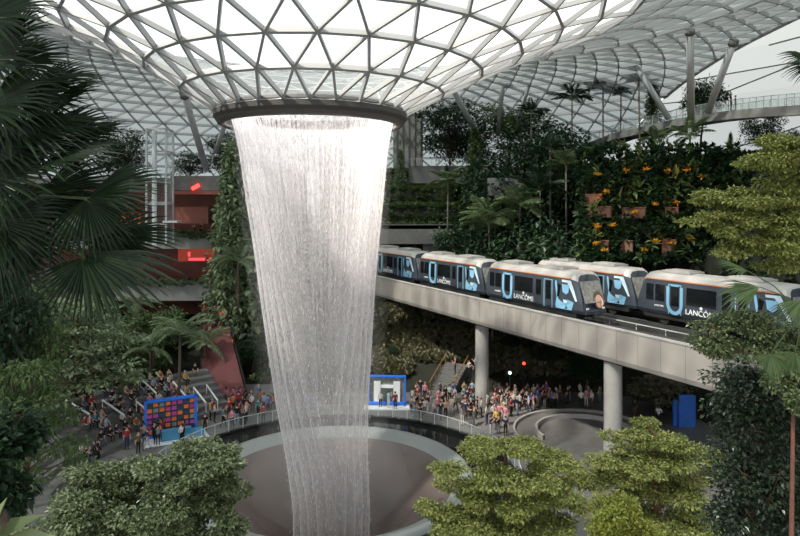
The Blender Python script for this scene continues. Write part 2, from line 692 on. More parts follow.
mesh = bpy.data.meshes.new('side_cladding')
bm = bmesh.new()
uvl = bm.loops.layers.uv.new('UVMap')
sec = [(.35, ZT), (0, ZT), (0, ZB + .5), (.12, ZB + .15), (.55, ZB)]
nseg = 20
for i in range(nseg):
    ta, tb = TA + (TB - TA) * i / nseg, TA + (TB - TA) * (i + 1) / nseg
    for (s0, z0), (s1, z1) in zip(sec, sec[1:]):
        f = bm.faces.new([bm.verts.new(bp(*q) - br.location) for q in ((ta, s0, z0), (tb, s0, z0), (tb, s1, z1), (ta, s1, z1))])
        for lo, uu in zip(f.loops, (ta, tb, tb, ta)):
            lo[uvl].uv = (uu / 2.1, 0)
bm.to_mesh(mesh)
bm.free()
mesh.materials.append(panel_mat())
link('side_cladding', mesh, br)
M['deck'] = plain('dark track bed', (.035, .035, .036), .9, var=.3)
d = MB()
long_box(d, .3, 13.6, ZB, ZB + .5)
long_box(d, .15, .35, ZB + .4, ZT - .05)
long_box(d, 13.3, 13.6, ZB, ZT - 1.0)
to_local(d, br).build('deck', M['deck'], br)
cp = MB()
long_box(cp, -.05, .5, ZT, ZT + .1)
to_local(cp, br).build('coping', M['concrete'], br)
for s0 in (2.2, 9.05):
    d = MB()
    long_box(d, s0 + .35, s0 + .95, ZB + .5, ZB + 1.88)
    long_box(d, s0 + 2.55, s0 + 3.15, ZB + .5, ZB + 1.88)
    to_local(d, br).build('running_track', M['deck'], br)
for s0 in (6.3, 7.3, 8.3):
    d = MB()
    long_box(d, s0, s0 + .06, ZB + 1.9, ZB + 1.98)
    for q in range(28):
        d.box(bp(TA + 3.2 * q + 1, s0 + .03, ZB + 1.15), (.06, .06, 1.5), 0)
    to_local(d, br).build('guide_rail', M['steel' if s0 == 7.3 else 'deck'], br)
def column(px, d, top, lab, rad=.72):
    c = at(px, HOR, d)
    o = MB()
    o.lathe([(rad, 0), (rad, top)], (0, 0, 0), 32)
    ob = o.build('bridge_column', M['concrete'], None, True, (c.x, c.y, 0))
    tag(ob, lab, 'column', 'columns carrying the rail bridge')
    k = MB()
    k.lathe([(rad + .03, 0), (rad + .03, 2.6)], (0, 0, 0), 32)
    k.build('base_sleeve', M['concrete'], ob, True)
column(482, 69, ZB, 'round concrete bridge column rising behind the crowd of people')
column(613, 52, ZB, 'thick round concrete bridge column rising from the bottom trees')
# ================================================================ trams
M['tram_body'] = plain('dark slate tram paint', (.045, .055, .07), .3, spec=.5)
M['tram_roof'] = plain('white tram roof', (.33, .32, .31), .4)
M['tram_window'] = plain('black tram window', (.008, .009, .011), .08, spec=.7)
M['tram_blue'] = plain('light blue artwork', (.22, .45, .65), .3)
M['tram_pale'] = plain('silver blue artwork', (.50, .62, .70), .3)
M['tram_white'] = plain('white print', (.75, .77, .79), .5)
M['tram_orange'] = plain('copper roof edge', (.50, .20, .10), .4)
M['skin'] = plain('skin', (.55, .33, .25), .6)
M['rubber'] = plain('black rubber', (.015, .015, .015), .8)
M['lips'] = plain('red print', (.5, .06, .07), .5)
M['hair_print'] = plain('brown print', (.10, .07, .055), .6)
M['leaf_print'] = plain('grey leafy print', (.20, .20, .19), .5, var=.9, scale=5)


def text_mesh(body, size, mat):
    cu = bpy.data.curves.new('lettering', 'FONT')
    cu.body = body
    cu.size = size
    cu.extrude = .008
    cu.align_x = 'CENTER'
    t = bpy.data.objects.new('lettering', cu)
    COL.objects.link(t)
    bpy.context.view_layer.update()
    me = bpy.data.meshes.new_from_object(t.evaluated_get(bpy.context.evaluated_depsgraph_get()))
    bpy.data.objects.remove(t)
    me.materials.clear()
    me.materials.append(mat)
    return me


HALF = [(0, .30), (1.20, .30), (1.33, .55), (1.36, 1.3), (1.34, 2.2), (1.28, 2.72), (1.12, 3.02), (.80, 3.20), (0, 3.26)]
SECT = [(y, z) for y, z in HALF] + [(-y, z) for y, z in HALF[-2:0:-1]]


def side_y(z):
    return lerp_table([(.3, 1.2), (.55, 1.33), (1.3, 1.36), (2.2, 1.34), (2.72, 1.28), (3.02, 1.12)], z)


STN = [(-5.95, .80), (-5.75, .90), (-5.3, .98), (-4.8, 1.0), (-2, 1), (0, 1), (2, 1), (4.5, 1.0), (5.1, .98), (5.65, .9), (5.95, .80)]


def shell_pt(i, j):
    x, k = STN[i]
    y, z = SECT[j]
    e = max(0, abs(x) - 4.8) / 1.15
    xx = x - math.copysign(.75 * e * max(0, (z - 1.1)) / 2.1, x)
    return Vector((xx, y * k, .3 + (z - .3) * (1 - (1 - k) * .35)))


def make_tram(label):
    t = empty('tram_car')
    tag(t, label, 'tram', 'tram cars on the bridge')
    body, roof = MB(), MB()
    ns = len(SECT)
    for i in range(len(STN) - 1):
        for j in range(ns):
            q = [shell_pt(i, j), shell_pt(i + 1, j), shell_pt(i + 1, (j + 1) % ns), shell_pt(i, (j + 1) % ns)]
            (roof if min(SECT[j][1], SECT[(j + 1) % ns][1]) > 2.6 else body).poly(q)
    low = [j for j in range(ns) if SECT[j][1] < 2.8]
    for i in (0, len(STN) - 1):
        body.poly([shell_pt(i, j) for j in range(ns)])
    body.build('body', M['tram_body'], t)
    roof.build('roof', M['tram_roof'], t, True)
    for x, l in ((-2.9, 2.4), (2.2, 2.6)):
        u = MB()
        u.box((x, 0, 3.30), (l, 1.5, .14))
        u.box((x, 0, 3.39), (l - .4, 1.2, .08))
        u.build('roof_unit', M['tram_roof'], t)
    e = MB()
    for s in (-1, 1):
        e.bar((-4.9, s * 1.30, 2.76), (4.9, s * 1.30, 2.76), .05, .08)
    e.build('roof_edge', M['tram_orange'], t)
    sk = MB()
    sk.box((0, 0, .16), (10.6, 2.3, .34))
    for x in (-3.6, 3.6):
        for s in (-1, 1):
            sk.tube([(x - .0, s * .75, -.03), (x, s * 1.05, -.03)], .42, 14)
    sk.build('undercarriage', M['rubber'], t)

    def side_panel(name, x0, x1, z0, z1, mat, s=-1, off=.02, parent=None, corner=.0):
        q = MB()
        zs = [z0, (z0 + z1) / 2, z1]
        for a, b in zip(zs, zs[1:]):
            q.poly([(x0, s * (side_y(a) + off), a), (x1, s * (side_y(a) + off), a), (x1, s * (side_y(b) + off), b), (x0, s * (side_y(b) + off), b)])
        return q.build(name, mat, parent or t)

    for s in (-1, 1):
        for x0, x1 in ((-4.9, -4.25), (-4.1, -3.3), (-1.5, .75), (1.15, 1.75)):
            side_panel('window', x0, x1, 1.25, 2.4, M['tram_window'], s)
        for x0, x1 in ((-2.95, -1.95), (2.1, 3.0)):
            dr = side_panel('door', x0, x1, .42, 2.6, M['tram_body'] if s > 0 else M['tram_pale'] if False else M['tram_body'], s, .015)
            side_panel('door_window', x0 + .18, x1 - .18, 1.05, 2.4, M['tram_window'], s, .03, dr)
            f = MB()
            for xx in (x0, x1):
                f.bar((xx, s * 1.37, .45), (xx, s * 1.36, 2.2), .05, .05, (0, 1, 0))
            f.bar((x0, s * 1.34, 2.5), (x1, s * 1.34, 2.5), .05, .05, (0, 1, 0))
            for xx in (x0, x1):
                f.bar((xx, s * 1.36, 2.2), (xx, s * 1.34, 2.5), .05, .05, (0, 1, 0))
            f.build('door_frame', M['tram_blue'], dr)
        # pale bottle outline around the first door
        u = MB()
        Y = lambda z: s * (side_y(z) + .035)
        arc = []
        for k in range(17):
            a = PI + PI * k / 16
            arc.append((-2.45 + .55 * math.cos(a), 1.15 + .62 * math.sin(a)))
        arc = [(-3.0, 2.35)] + arc + [(-1.9, 2.35)]
        for (xa, za), (xb, zb) in zip(arc, arc[1:]):
            u.bar((xa, Y(za), za), (xb, Y(zb), zb), .24, .03, (0, 1, 0))
        u.bar((-2.8, Y(2.45), 2.45), (-2.1, Y(2.45), 2.45), .14, .03, (0, 1, 0))
        u.build('bottle_outline', M['tram_blue'], t)
        # big blue bottle artwork by the nose
        u = MB()
        u.add([(3.35, Y(.5), .5), (5.0, Y(.5) * .985, .5), (5.25, Y(1.1) * .97, 1.1), (4.7, Y(1.25), 1.25), (4.2, Y(.95), .95), (3.7, Y(1.2), 1.2), (3.45, Y(2.5), 2.5), (3.3, Y(2.5), 2.5)], [tuple(range(8))])
        u.add([(4.05, Y(2.3), 2.3), (4.85, Y(2.3), 2.3), (4.75, Y(1.75), 1.75), (4.5, Y(1.6), 1.6), (4.15, Y(1.75), 1.75)], [tuple(range(5))])
        u.build('bottle_artwork', M['tram_blue'], t)
        u = MB()
        u.add([(4.0, Y(2.62), 2.62), (4.95, Y(2.62), 2.62), (5.3, Y(1.9) * .955, 1.9), (5.55, Y(1.2) * .93, 1.2), (5.4, Y(1.2) * .955, 1.2), (5.0, Y(1.9) * .985, 1.9), (4.6, Y(2.45), 2.45), (4.05, Y(2.45), 2.45)], [tuple(range(8))])
        u.add([(4.2, Y(1.2) * 1.003, 1.2), (4.65, Y(1.2) * 1.003, 1.2), (4.6, Y(.95) * 1.003, .95), (4.25, Y(.95) * 1.003, .95)], [(0, 1, 2, 3)])
        u.build('ribbon_artwork', M['tram_pale'], t)
        w = MB()
        w.add([(3.75, Y(1.35), 1.35), (3.95, Y(2.2), 2.2), (3.6, Y(2.35), 2.35), (3.55, Y(1.35), 1.35)], [(0, 1, 2, 3)])
        w.build('driver_window', M['tram_window'], t)
    # wordmark and small print on both sides
    for s in (-1, 1):
        o = link('lettering', LETTER, t, (-.35, s * 1.385, .62))
        o.rotation_euler = (PI / 2, 0, 0 if s < 0 else PI)
        o = link('small_print', SMALL, t, (-3.75, s * 1.385, .85))
        o.rotation_euler = (PI / 2, 0, 0 if s < 0 else PI)
        rose = MB()
        for k in range(5):
            a = PI / 2 + 2 * PI * k / 5
            rose.tube([(-.35 + .07 * math.cos(a), s * 1.385, 1.14 + .07 * math.sin(a)), (-.35 + .07 * math.cos(a), s * 1.392, 1.14 + .07 * math.sin(a))], .05, 8)
        rose.build('rose_emblem', M['tram_white'], t)
    # noses: patterned windscreen with portrait
    for sgn in (-1, 1):
        def np_(y, z, off=.03):
            xx = 5.95 - .75 * max(0, z - 1.1) / 2.1 + off
            return (sgn * xx, y * sgn, .3 + (z - .3) * .93)
        w = MB()
        zz = [1.15, 1.7, 2.3, 2.75]
        for a, b in zip(zz, zz[1:]):
            w.poly([np_(-.95, a), np_(.95, a), np_(.92, b), np_(-.92, b)])
        ws = w.build('windscreen', M['leaf_print'], t)
        pt = MB()
        ring = lambda cy, cz, ry, rz, n, off: [np_(cy + ry * math.cos(2 * PI * k / n), cz + rz * math.sin(2 * PI * k / n), off) for k in range(n)]
        pt.poly(ring(.40, 1.32, .50, .66, 18, .05), 1)
        pt.poly(ring(.42, 1.22, .36, .50, 18, .07), 0)
        for ey in (.34, .54):
            pt.poly(ring(ey, 1.18, .05, .022, 8, .09), 1)
        pt.poly([np_(.44, 1.14, .09), np_(.47, 1.02, .09), np_(.41, 1.02, .09)], 1)
        pt.poly(ring(.44, .90, .07, .028, 8, .09), 2)
        pt.build('portrait', [M['skin'], M['hair_print'], M['lips']], t)
        bmp = MB()
        bmp.box((sgn * 5.85, 0, .42), (.5, 1.9, .22))
        bmp.box((sgn * 6.0, 0, .30), (.5, .3, .2))
        bmp.build('bumper', M['tram_body'], t)
        for y in (-.75, .75):
            li = MB()
            li.box((sgn * 6.02, y, .70), (.06, .22, .12))
            li.build('headlamp', M['tram_white'], t)
    return t


LETTER = text_mesh('LANCÔME', .52, M['tram_white'])
SMALL = text_mesh('LANCÔME', .17, M['tram_white'])


def copy_tree(o, parent=None):
    c = o.copy()
    COL.objects.link(c)
    if parent is not None:
        c.parent = parent
    for ch in list(o.children):
        copy_tree(ch, c)
    return c


RAILZ = 11.27
proto = make_tram('dark slate tram car with copper roof edge, foremost car of the nearer line')
ang = math.atan2(PD.y, PD.x)


def put_tram(o, t, s, label, da=0.0):
    o.location = bp(t, s, RAILZ)
    o.rotation_euler = (0, 0, ang + da)
    o['label'] = label
    o.scale = (1.27, 1.27, 1.27)


TR = [(30.2, 3.95, 'dark tram car with woman portrait on its nose, ahead of the bridge column'),
      (14.9, 3.95, 'middle dark tram car of the nearer line, behind the car with the portrait'),
      (-.4, 3.95, 'farthest dark tram car, beside the waterfall at the tunnel mouth'),
      (29.9, 10.8, 'tram car half hidden behind the nearer line, with white roof on the far track'),
      (45.2, 10.8, 'rightmost tram car, on the far track and partly behind the tree branch')]
for i, (t, s, lab) in enumerate(TR):
    o = proto if i == 0 else copy_tree(proto)
    put_tram(o, t, s, lab)

# ================================================================ far walls, tunnel, terraces
def structure(o):
    return tag(o, kind='structure')


tw = MB()
# portal wall with opening for the trams
pc = lambda x, z, y=99.6: (x, y, z)
tw.box((-9.5, 100.4, 9), (11, 2.4, 18.4 * .98))
tw.box((6.2, 100.4, 9), (5.2, 2.4, 18.2))
tw.box((-.2, 100.2, 17.1), (30, 3.0, 2.9))
tw.box((-.2, 99.0, 18.3), (30, .6, .7))
structure(tw.build('wall_tunnel', M['dark_concrete']))
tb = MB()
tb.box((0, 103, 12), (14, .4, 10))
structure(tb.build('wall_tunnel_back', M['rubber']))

w = MB()
w.box((7.5, 109.6, 26.9), (12, 1.2, 3.0))
structure(w.build('wall_terrace', M['dark_concrete']))
w = MB()
a = at(487, 208, 92)
b_ = at(523, 208, 90)
w.box(((a.x + b_.x) / 2, 91.5, 24.2), (b_.x - a.x, 2.5, 2.5), -.1)
structure(w.build('wall_ledge', M['dark_concrete']))
w = MB()
w.box((at(408, 0, 117).x, 118, 33), (5.4, 3, 12))
for q in range(5):
    w.box((at(408, 0, 117).x - 2.2 + q * 1.1, 116.4, 33), (.25, .4, 12))
structure(w.build('wall_tower', M['concrete']))
w = MB()
w.box((-18.7, 90.0, 13), (10.4, 6, 26))
structure(w.build('wall_garden', M['soil']))

# left building: decks, fronts and shop interiors
bd = empty('wall_building', (-34, 92, 0))
tag(bd, kind='structure')
def bpart(name, boxes, mat, nm=None):
    q = MB()
    for c, s in boxes:
        q.box(c, s)
    return to_local(q, bd).build(name, mat, bd)
L0, L1 = -62.0, -22.4
cx, sx = (L0 + L1) / 2, (L1 - L0)
bpart('slab', [((cx, 98, 9.1), (sx, 13, 1.6)), ((cx, 98, 16.3), (sx, 13, 1.4)), ((cx, 101, 25.1), (sx, 18, .8))], M['dark_concrete'])
bpart('balcony_front', [((cx, 91.4, 9.3), (sx, .5, 2.6)), ((cx, 91.4, 16.5), (sx, .5, 2.2))], M['concrete'])
M['shop_red'] = plain('red brown shop wall', (.30, .10, .075), .6, var=.4, scale=.6)
bpart('back_wall', [((cx, 104, 13), (sx, .4, 26))], M['shop_red'])
bpart('canopy', [((at(205, 0, 90).x, 90, 24.6), (8.0, 5, 2.0))], M['dark_concrete'])
bpart('canopy_underside', [((at(205, 0, 90).x, 90, 23.3), (8.0, 5, .5))], M['shop_red'])
bpart('balcony_soffit', [((at(192, 0, 90).x, 90.5, 20.2), (5.2, 3, 2.3))], M['shop_red'])
M['strip_light'] = glow('red strip light', (1, .06, .05), 3)
o = MB(); o.bar(at(192, 189, 87.2), at(199, 185, 87.2), .35, .45)
tag(o.build('strip_light', M['strip_light']), 'short tilted red strip light under the dark canopy of the left building', 'light')
M['sign_red'] = glow('red lit sign', (1, .10, .12), 1.1)
M['shop_glow'] = glow('dull red glowing wall', (1, .17, .10), .22)  # wall made to glow in place of red shop lighting
M['orange_glow'] = glow('painted orange glow panel', (1, .25, .06), .55)  # emission; on the ramp walls it stands in for warm light falling there
for i, (px, py, w_, h_, mk, lab) in enumerate([
    (204, 245.5, 9.5, 1.0, 'sign_red', 'small red lit sign above the shop on the middle floor'),
    (203, 259, 13, 1.3, 'sign_red', 'wide red lit shop counter on the middle floor'),
    (190, 254, 1.0, 2.2, 'sign_red', 'upright red lit shop panel left of the counter'),
    (201, 253, 22, 8, 'shop_glow', 'shop wall with dull red light painted as glow behind the middle floor balcony'),
    (131, 219, 9, 5, 'orange_glow', 'orange lit shop window behind the fan palm'),
    (230, 352, 2.2, 14, 'orange_glow', 'tall painted orange glow panel at the top of the red ramp'),
    (222, 318, 2.6, 6, 'orange_glow', 'upper painted orange glow panel beside the escalator')]):
    dd = 89.8 if py > 300 else 97
    c = at(px, py, dd if py < 300 else 84)
    q = MB()
    q.box((0, -.4 if 'counter' in lab or 'sign' in lab else 0, 0), (w_ / 7.0 * 2.2, .25, h_ / 7.0 * 2.2))
    tag(q.build('lit_panel', M[mk], None, False, c), lab, 'light panel')

# glass lift shaft
ls = empty('lift_shaft', at(160, 208, 86))
ls.location.z = 16.5
tag(ls, 'tall glass lift shaft with white steel post by the left building', 'lift')
q = MB()
hh = 15.2
for x, y, r_ in ((-1.3, -1.3, .12), (1.3, -1.3, .12), (1.3, 1.3, .12), (-1.3, 1.3, .12)):
    q.box((x, y, hh / 2), (r_ * 2, r_ * 2, hh))
for z in (2.6, 5.2, 9.2, 12.2, hh):
    q.box((0, -1.3, z), (2.6, .15, .2)); q.box((1.3, 0, z), (.15, 2.6, .2)); q.box((-1.3, 0, z), (.15, 2.6, .2))
q.build('frame', M['steel'], ls)
q = MB(); q.tube([(-.1, -1.7, -.5), (-.1, -1.7, hh - .3)], .32, 12)
q.build('post', M['white_steel'], ls)
q = MB()
q.poly([(-1.3, -1.3, 0), (1.3, -1.3, 0), (1.3, -1.3, hh), (-1.3, -1.3, hh)]); q.poly([(1.3, -1.3, 0), (1.3, 1.3, 0), (1.3, 1.3, hh), (1.3, -1.3, hh)])
q.build('glass', M['rail_glass'], ls)
q = MB(); q.box((.2, 0, 5.4), (2.3, 2.2, .3)); q.box((1.9, -.6, 2.9), (1.9, 2, .25))
q.build('landing', M['white_steel'], ls)

# red ramp / escalator rising to the left building
M['ramp_red'] = plain('dull red ramp carpet', (.17, .055, .055), .7, var=.2)
rp = empty('red_ramp', (-22, 75, 0))
tag(rp, 'dull red escalator ramp climbing left from the plaza crowd', 'ramp')
q = MB()
a0, a1 = at(200, 0, 68.5), at(248, 0, 68.5)
b0, b1 = at(203, 0, 88), at(222, 0, 88)
za, zb = .15, 8.6
V = [(a0.x, 68.5, za), (a1.x, 68.5, za), (b1.x, 88, zb), (b0.x, 88, zb)]
q.poly(V)
q.poly([(V[1][0], 68.5, 0), (V[2][0], 88, 0), V[2], V[1]])
q.poly([(V[0][0], 68.5, 0), V[0], V[3], (V[3][0], 88, 0)])
to_local(q, rp).build('surface', M['ramp_red'], rp)
q = MB()
for A, B in ((V[0], V[3]), (V[1], V[2])):
    q.bar(Vector(A) + Vector((0, 0, .9)), Vector(B) + Vector((0, 0, .9)), .15, .1)
    for k in range(9):
        p = Vector(A).lerp(Vector(B), k / 8)
        q.bar(p, p + Vector((0, 0, .9)), .08, .08, (1, 0, 0))
to_local(q, rp).build('balustrade', M['rubber'], rp)

# ================================================================ stone seating on the left
se = MB()
for k in range(7):
    r0 = 20.2 + 1.15 * k
    se.lathe([(r0, .42 * k), (r0, .42 * (k + 1)), (r0 + 1.15, .42 * (k + 1)), (r0 + 1.15, 0)], (-5.5, 50, 0), 40, math.radians(126), math.radians(190))
for a in (126, 190):
    ca, sa = math.cos(math.radians(a)), math.sin(math.radians(a))
    for k in range(7):
        r0 = 20.2 + 1.15 * k
        se.poly([(-5.5 + r * ca, 50 + r * sa, z) for r, z in ((r0, 0), (r0 + 1.15, 0), (r0 + 1.15, .42 * (k + 1)), (r0, .42 * (k + 1)))])
o = se.build('stone_seating', M['step'])
tag(o, 'curved dark stone seating steps on the left of the plaza, full of people', 'steps')
RAILS = [(130, 'near the blue framed tile board, far end'), (137, 'third from the far end'), (143, 'below the slim tree trunk'),
         (149, 'fifth from the far end'), (155, 'left of the standing group'), (161, 'nearest the bottom left tree'), (133.5, 'second from the far end')]
for i, (a, wh) in enumerate(RAILS):
    q = MB()
    ca, sa = math.cos(math.radians(a)), math.sin(math.radians(a))
    rr0, rr1 = 20.6 + (i % 3) * 1.6, 23.4 + (i % 3) * 1.6
    zf = lambda r: .42 * ((r - 20.2) / 1.15 + 1) + .85
    p0, p1 = Vector((-5.5 + rr0 * ca, 50 + rr0 * sa, zf(rr0))), Vector((-5.5 + rr1 * ca, 50 + rr1 * sa, zf(rr1)))
    q.tube([p0, p1], .09, 8)
    for p in (p0, p1):
        q.tube([p, p - Vector((0, 0, .95))], .05, 6)
    tag(q.build('handrail', M['white_steel']), 'white sloping handrail on the stone seating, ' + wh, 'handrail', 'handrails on the stone seating')

# stair behind the crowd
sx_ = at(446, 0, 74)
ob = empty('staircase', (sx_.x - .6, 73.2, 0), math.radians(-32))
tag(ob, 'grey stair with gold handrails climbing behind the right hand crowd', 'stairs')
q = MB()
for k in range(12):
    q.box((0, k * .34, .11 + k * .11), (2.9, .34, .22 + k * .22))
q.build('steps', M['step'], ob)
M['brass'] = plain('warm brass', (.50, .26, .10), .35, metal=.6)
for s in (-1, 1):
    q = MB()
    q.tube([(s * 1.45, -.2, 1.1), (s * 1.45, 4.0, 3.7)], .055, 8)
    for k in (0, 1, 2, 3):
        q.tube([(s * 1.45, k * 1.25, .1 + k * .8), (s * 1.45, k * 1.25, 1.2 + k * .79)], .03, 6)
    q.build('handrail', M['brass'], ob)

# ================================================================ display frames on the plaza
M['blue_frame'] = plain('bright blue frame', (.02, .17, .75), .4)
M['tile_orange'] = plain('orange tile', (.75, .16, .03), .5)
M['tile_pink'] = plain('magenta tile', (.42, .06, .28), .5)
M['tile_dark'] = plain('dark teal board', (.03, .06, .09), .5)
M['tile_green'] = plain('green grey tile', (.16, .24, .22), .5)
d0 = at(171, 208, 59.5)
bo = empty('tile_board', (d0.x, 59.5, 0), math.radians(28))
tag(bo, 'blue framed board of orange and magenta tiles on the left of the plaza', 'display board')
W_, H_ = 4.6, 3.4
bo.scale = (.96, .96, .96)
q = MB(); q.box((0, .1, H_ / 2 + .2), (W_, .15, H_)); q.build('board', M['tile_dark'], bo)
q = MB()
for x in (-W_ / 2, W_ / 2):
    q.box((x, 0, H_ / 2 + .2), (.22, .4, H_ + .22))
q.box((0, 0, H_ + .2), (W_ + .2, .4, .22)); q.box((0, 0, .2), (W_ + .2, .4, .22))
q.build('frame', M['blue_frame'], bo)
for r_ in range(6):
    for c_ in range(8):
        k = (r_ * 3 + c_ * 2 + (r_ // 2)) % 5
        mk = ['tile_orange', 'tile_orange', 'tile_pink', 'tile_orange', 'tile_orange'][k] if (r_ + c_) % 2 == 0 else ['tile_pink', 'tile_green', 'tile_dark', 'tile_pink', 'tile_dark'][k]
        q = MB()
        q.box((-1.96 + c_ * .56, -.05, .62 + r_ * .52), (.42, .14, .34))
        q.build('tile', M[mk], bo)
q = MB(); q.box((.3, -1.2, .5), (2.6, .6, 1.0)); q.box((1.8, -1.0, .3), (1.8, 1.2, .6))
cnt = q.build('blue_counter', plain('teal blue counter', (.06, .25, .42), .5), None, False, bo.location)
cnt.rotation_euler = bo.rotation_euler
tag(cnt, 'blue counter standing in front of the tile board', 'counter')
q = MB(); q.box((.3, -.9, .04), (5.6, 2.4, .08))
ob = q.build('white_plinth', M['tram_white'], None, False, bo.location); ob.rotation_euler = bo.rotation_euler
tag(ob, 'low white floor plinth under the blue framed tile board', 'plinth')

d0 = at(387, 208, 68.5)
ph = empty('photo_wall', (d0.x, 68.5, 0), math.radians(-4))
tag(ph, 'blue framed white photo wall with leafy print right of the waterfall', 'display frame')
q = MB()
for x in (-1.95, 1.95):
    q.box((x, 0, 1.65), (.17, .4, 3.2))
q.box((0, 0, 3.2), (4.07, .4, .17)); q.box((0, 0, .35), (4.07, .4, .3))
q.build('frame', M['blue_frame'], ph)
q = MB(); q.box((0, .2, 1.7), (3.8, .1, 3.0)); q.build('backdrop', M['leaf_print'], ph)
q = MB()
for x in (-1.05, 1.05):
    q.box((x, .05, 1.5), (.7, .3, 2.3))
q.box((0, .05, 2.1), (1.6, .3, .3))
q.build('white_arch', M['tram_white'], ph)
q = MB(); q.box((0, .02, 1.35), (1.2, .1, 1.2)); q.build('centre_panel', plain('leafy green print', (.07, .10, .09), .5, var=.9, scale=6), ph)
q = MB(); q.box((0, -.5, .06), (4.8, 1.8, .12))
ob = q.build('white_plinth', M['tram_white'], None, False, ph.location); tag(ob, 'low white floor plinth under the blue framed photo wall', 'plinth')
d0 = at(683, 0, 60)
q = MB(); q.box((0, 0, 1.55), (1.5, .3, 3.1)); q.box((-.9, .3, 1.3), (.5, .3, 2.6)); q.box((.9, .5, 1.45), (.4, .3, 2.9))
tag(q.build('blue_hoarding', plain('deep blue hoarding', (.015, .10, .42), .5, var=.3, scale=2), None, False, (at(686, 0, 62).x, 62, 0)), 'tall blue hoarding under the bridge beside the dark glossy tree', 'hoarding')

# curved low kerb and path on the right
kb = MB()
kb.lathe([(4.5, 0), (4.5, .45), (4.75, .45), (4.75, 0)], (17.5, 60, 0), 48, math.radians(10), math.radians(200))
kb.lathe([(6.6, 0), (6.6, .3), (6.8, .3), (6.8, 0)], (17.5, 60, 0), 48, math.radians(10), math.radians(200))
tag(kb.build('curved_kerb', M['concrete']), 'pale curved kerb wall on the plaza right of the second bridge column', 'kerb')

# ================================================================ curved sky walkway, upper right
sw = empty('sky_walkway', (38, 80, 31))
tag(sw, 'curved high walkway with glass railing crossing the upper right', 'walkway')
path = []
for px, py, d in ((572, 152, 112), (590, 142, 106), (612, 133.5, 100), (640, 127, 93), (670, 120, 86), (700, 114.5, 80), (735, 110, 74), (770, 107, 69), (810, 104.5, 64), (850, 103, 60)):
    path.append(at(px, py, d))
dk, gs, hr = MB(), MB(), MB()
for A, B in zip(path, path[1:]):
    n1 = (B - A).cross(Vector((0, 0, 1))); n1.normalize()
    if n1.x < 0:
        n1 = -n1
    n1.z = 0
    w4 = n1 * 4.0
    lo = Vector((0, 0, -1.0))
    dk.add([A, B, B + w4, A + w4, A + lo, B + lo, B + w4 + lo * .8, A + w4 + lo * .8], [(0, 1, 2, 3), (4, 7, 6, 5), (0, 4, 5, 1), (3, 2, 6, 7)])
    for off in (n1 * .15, n1 * 3.85):
        u = Vector((0, 0, 1.25))
        gs.poly([A + off, B + off, B + off + u, A + off + u])
        for k in range(5):
            p = A.lerp(B, k / 5) + off
            hr.bar(p, p + u, .06, .06, (1, 0, 0))
        hr.bar(A + off + u, B + off + u, .07, .06)
to_local(dk, sw).build('deck', M['concrete'], sw)
to_local(gs, sw).build('glass_panels', M['rail_glass'], sw)
to_local(hr, sw).build('posts_and_handrail', M['steel'], sw)

# roof struts
def strut(px0, py0, d0, px1, py1, d1, r, lab):
    q = MB()
    a, b = at(px0, py0, d0), at(px1, py1, d1)
    q.tube([a, b], r, 16)
    o = to_local(q, type('L', (), {'location': a})).build('roof_strut', M['steel'], None, True, a)
    tag(o, lab, 'strut', 'leaning steel roof struts')
    f = MB()
    dv = (b - a).normalized()
    f.tube([b - a - dv * .5, b - a + dv * .1], r * 1.3, 16)
    f.build('end_joint', M['dark_concrete'], o, True)
strut(691, 118, 78, 690, 30, 70, .42, 'near vertical grey roof strut, thickest one above the sky walkway')
strut(708, 112, 77, 734, 41, 70, .40, 'pale roof strut leaning right above the sky walkway')
strut(669, 119, 86, 625, 48, 88, .40, 'grey roof strut leaning left over the sky walkway')
strut(476, 132, 104, 452, 88, 92, .42, 'grey roof strut leaning left beside the round tree')
strut(498, 135, 108, 504, 72, 100, .36, 'upright dark roof strut behind the terrace trees')
strut(206, 168, 96, 184, 94, 82, .45, 'grey roof strut leaning left above the dark canopy')
strut(216, 152, 98, 226, 120, 92, .36, 'short roof strut leaning right beside the funnel rim')
strut(516, 128, 108, 530, 82, 100, .30, 'slim roof strut leaning right behind the terrace trees')
# ================================================================ vegetation
def leaf(mb, p, d, nrm, ln, w, fold=.15, mi=0):
    """one pointed folded leaf from p along d"""
    s = d.cross(nrm)
    if s.length < 1e-4:
        s = Vector((1, 0, 0))
    s.normalize()
    u = s.cross(d)
    m = p + d * ln * .45
    t = p + d * ln - u * ln * .12
    up = u * w * fold * 2
    mb.add([p, m + s * w + up, t, m - s * w + up], [(0, 1, 2), (0, 2, 3)], mi)


def rvec(r):
    while True:
        v = Vector((r.uniform(-1, 1), r.uniform(-1, 1), r.uniform(-1, 1)))
        if .05 < v.length < 1:
            return v


def leaf_cloud(mb, r, c, rx, rz, n, ln, w, droop=.2, shell=.45):
    for _ in range(n):
        v = rvec(r)
        v = v * ((shell + (1 - shell) * r.random()) / v.length)
        p = c + Vector((v.x * rx, v.y * rx, v.z * rz))
        d = Vector((v.x, v.y, v.z * .4 - droop)) + rvec(r) * .7
        d.normalize()
        leaf(mb, p, d, Vector((r.uniform(-.4, .4), r.uniform(-.4, .4), 1)).normalized(), ln * r.uniform(.7, 1.3), w * r.uniform(.7, 1.2))


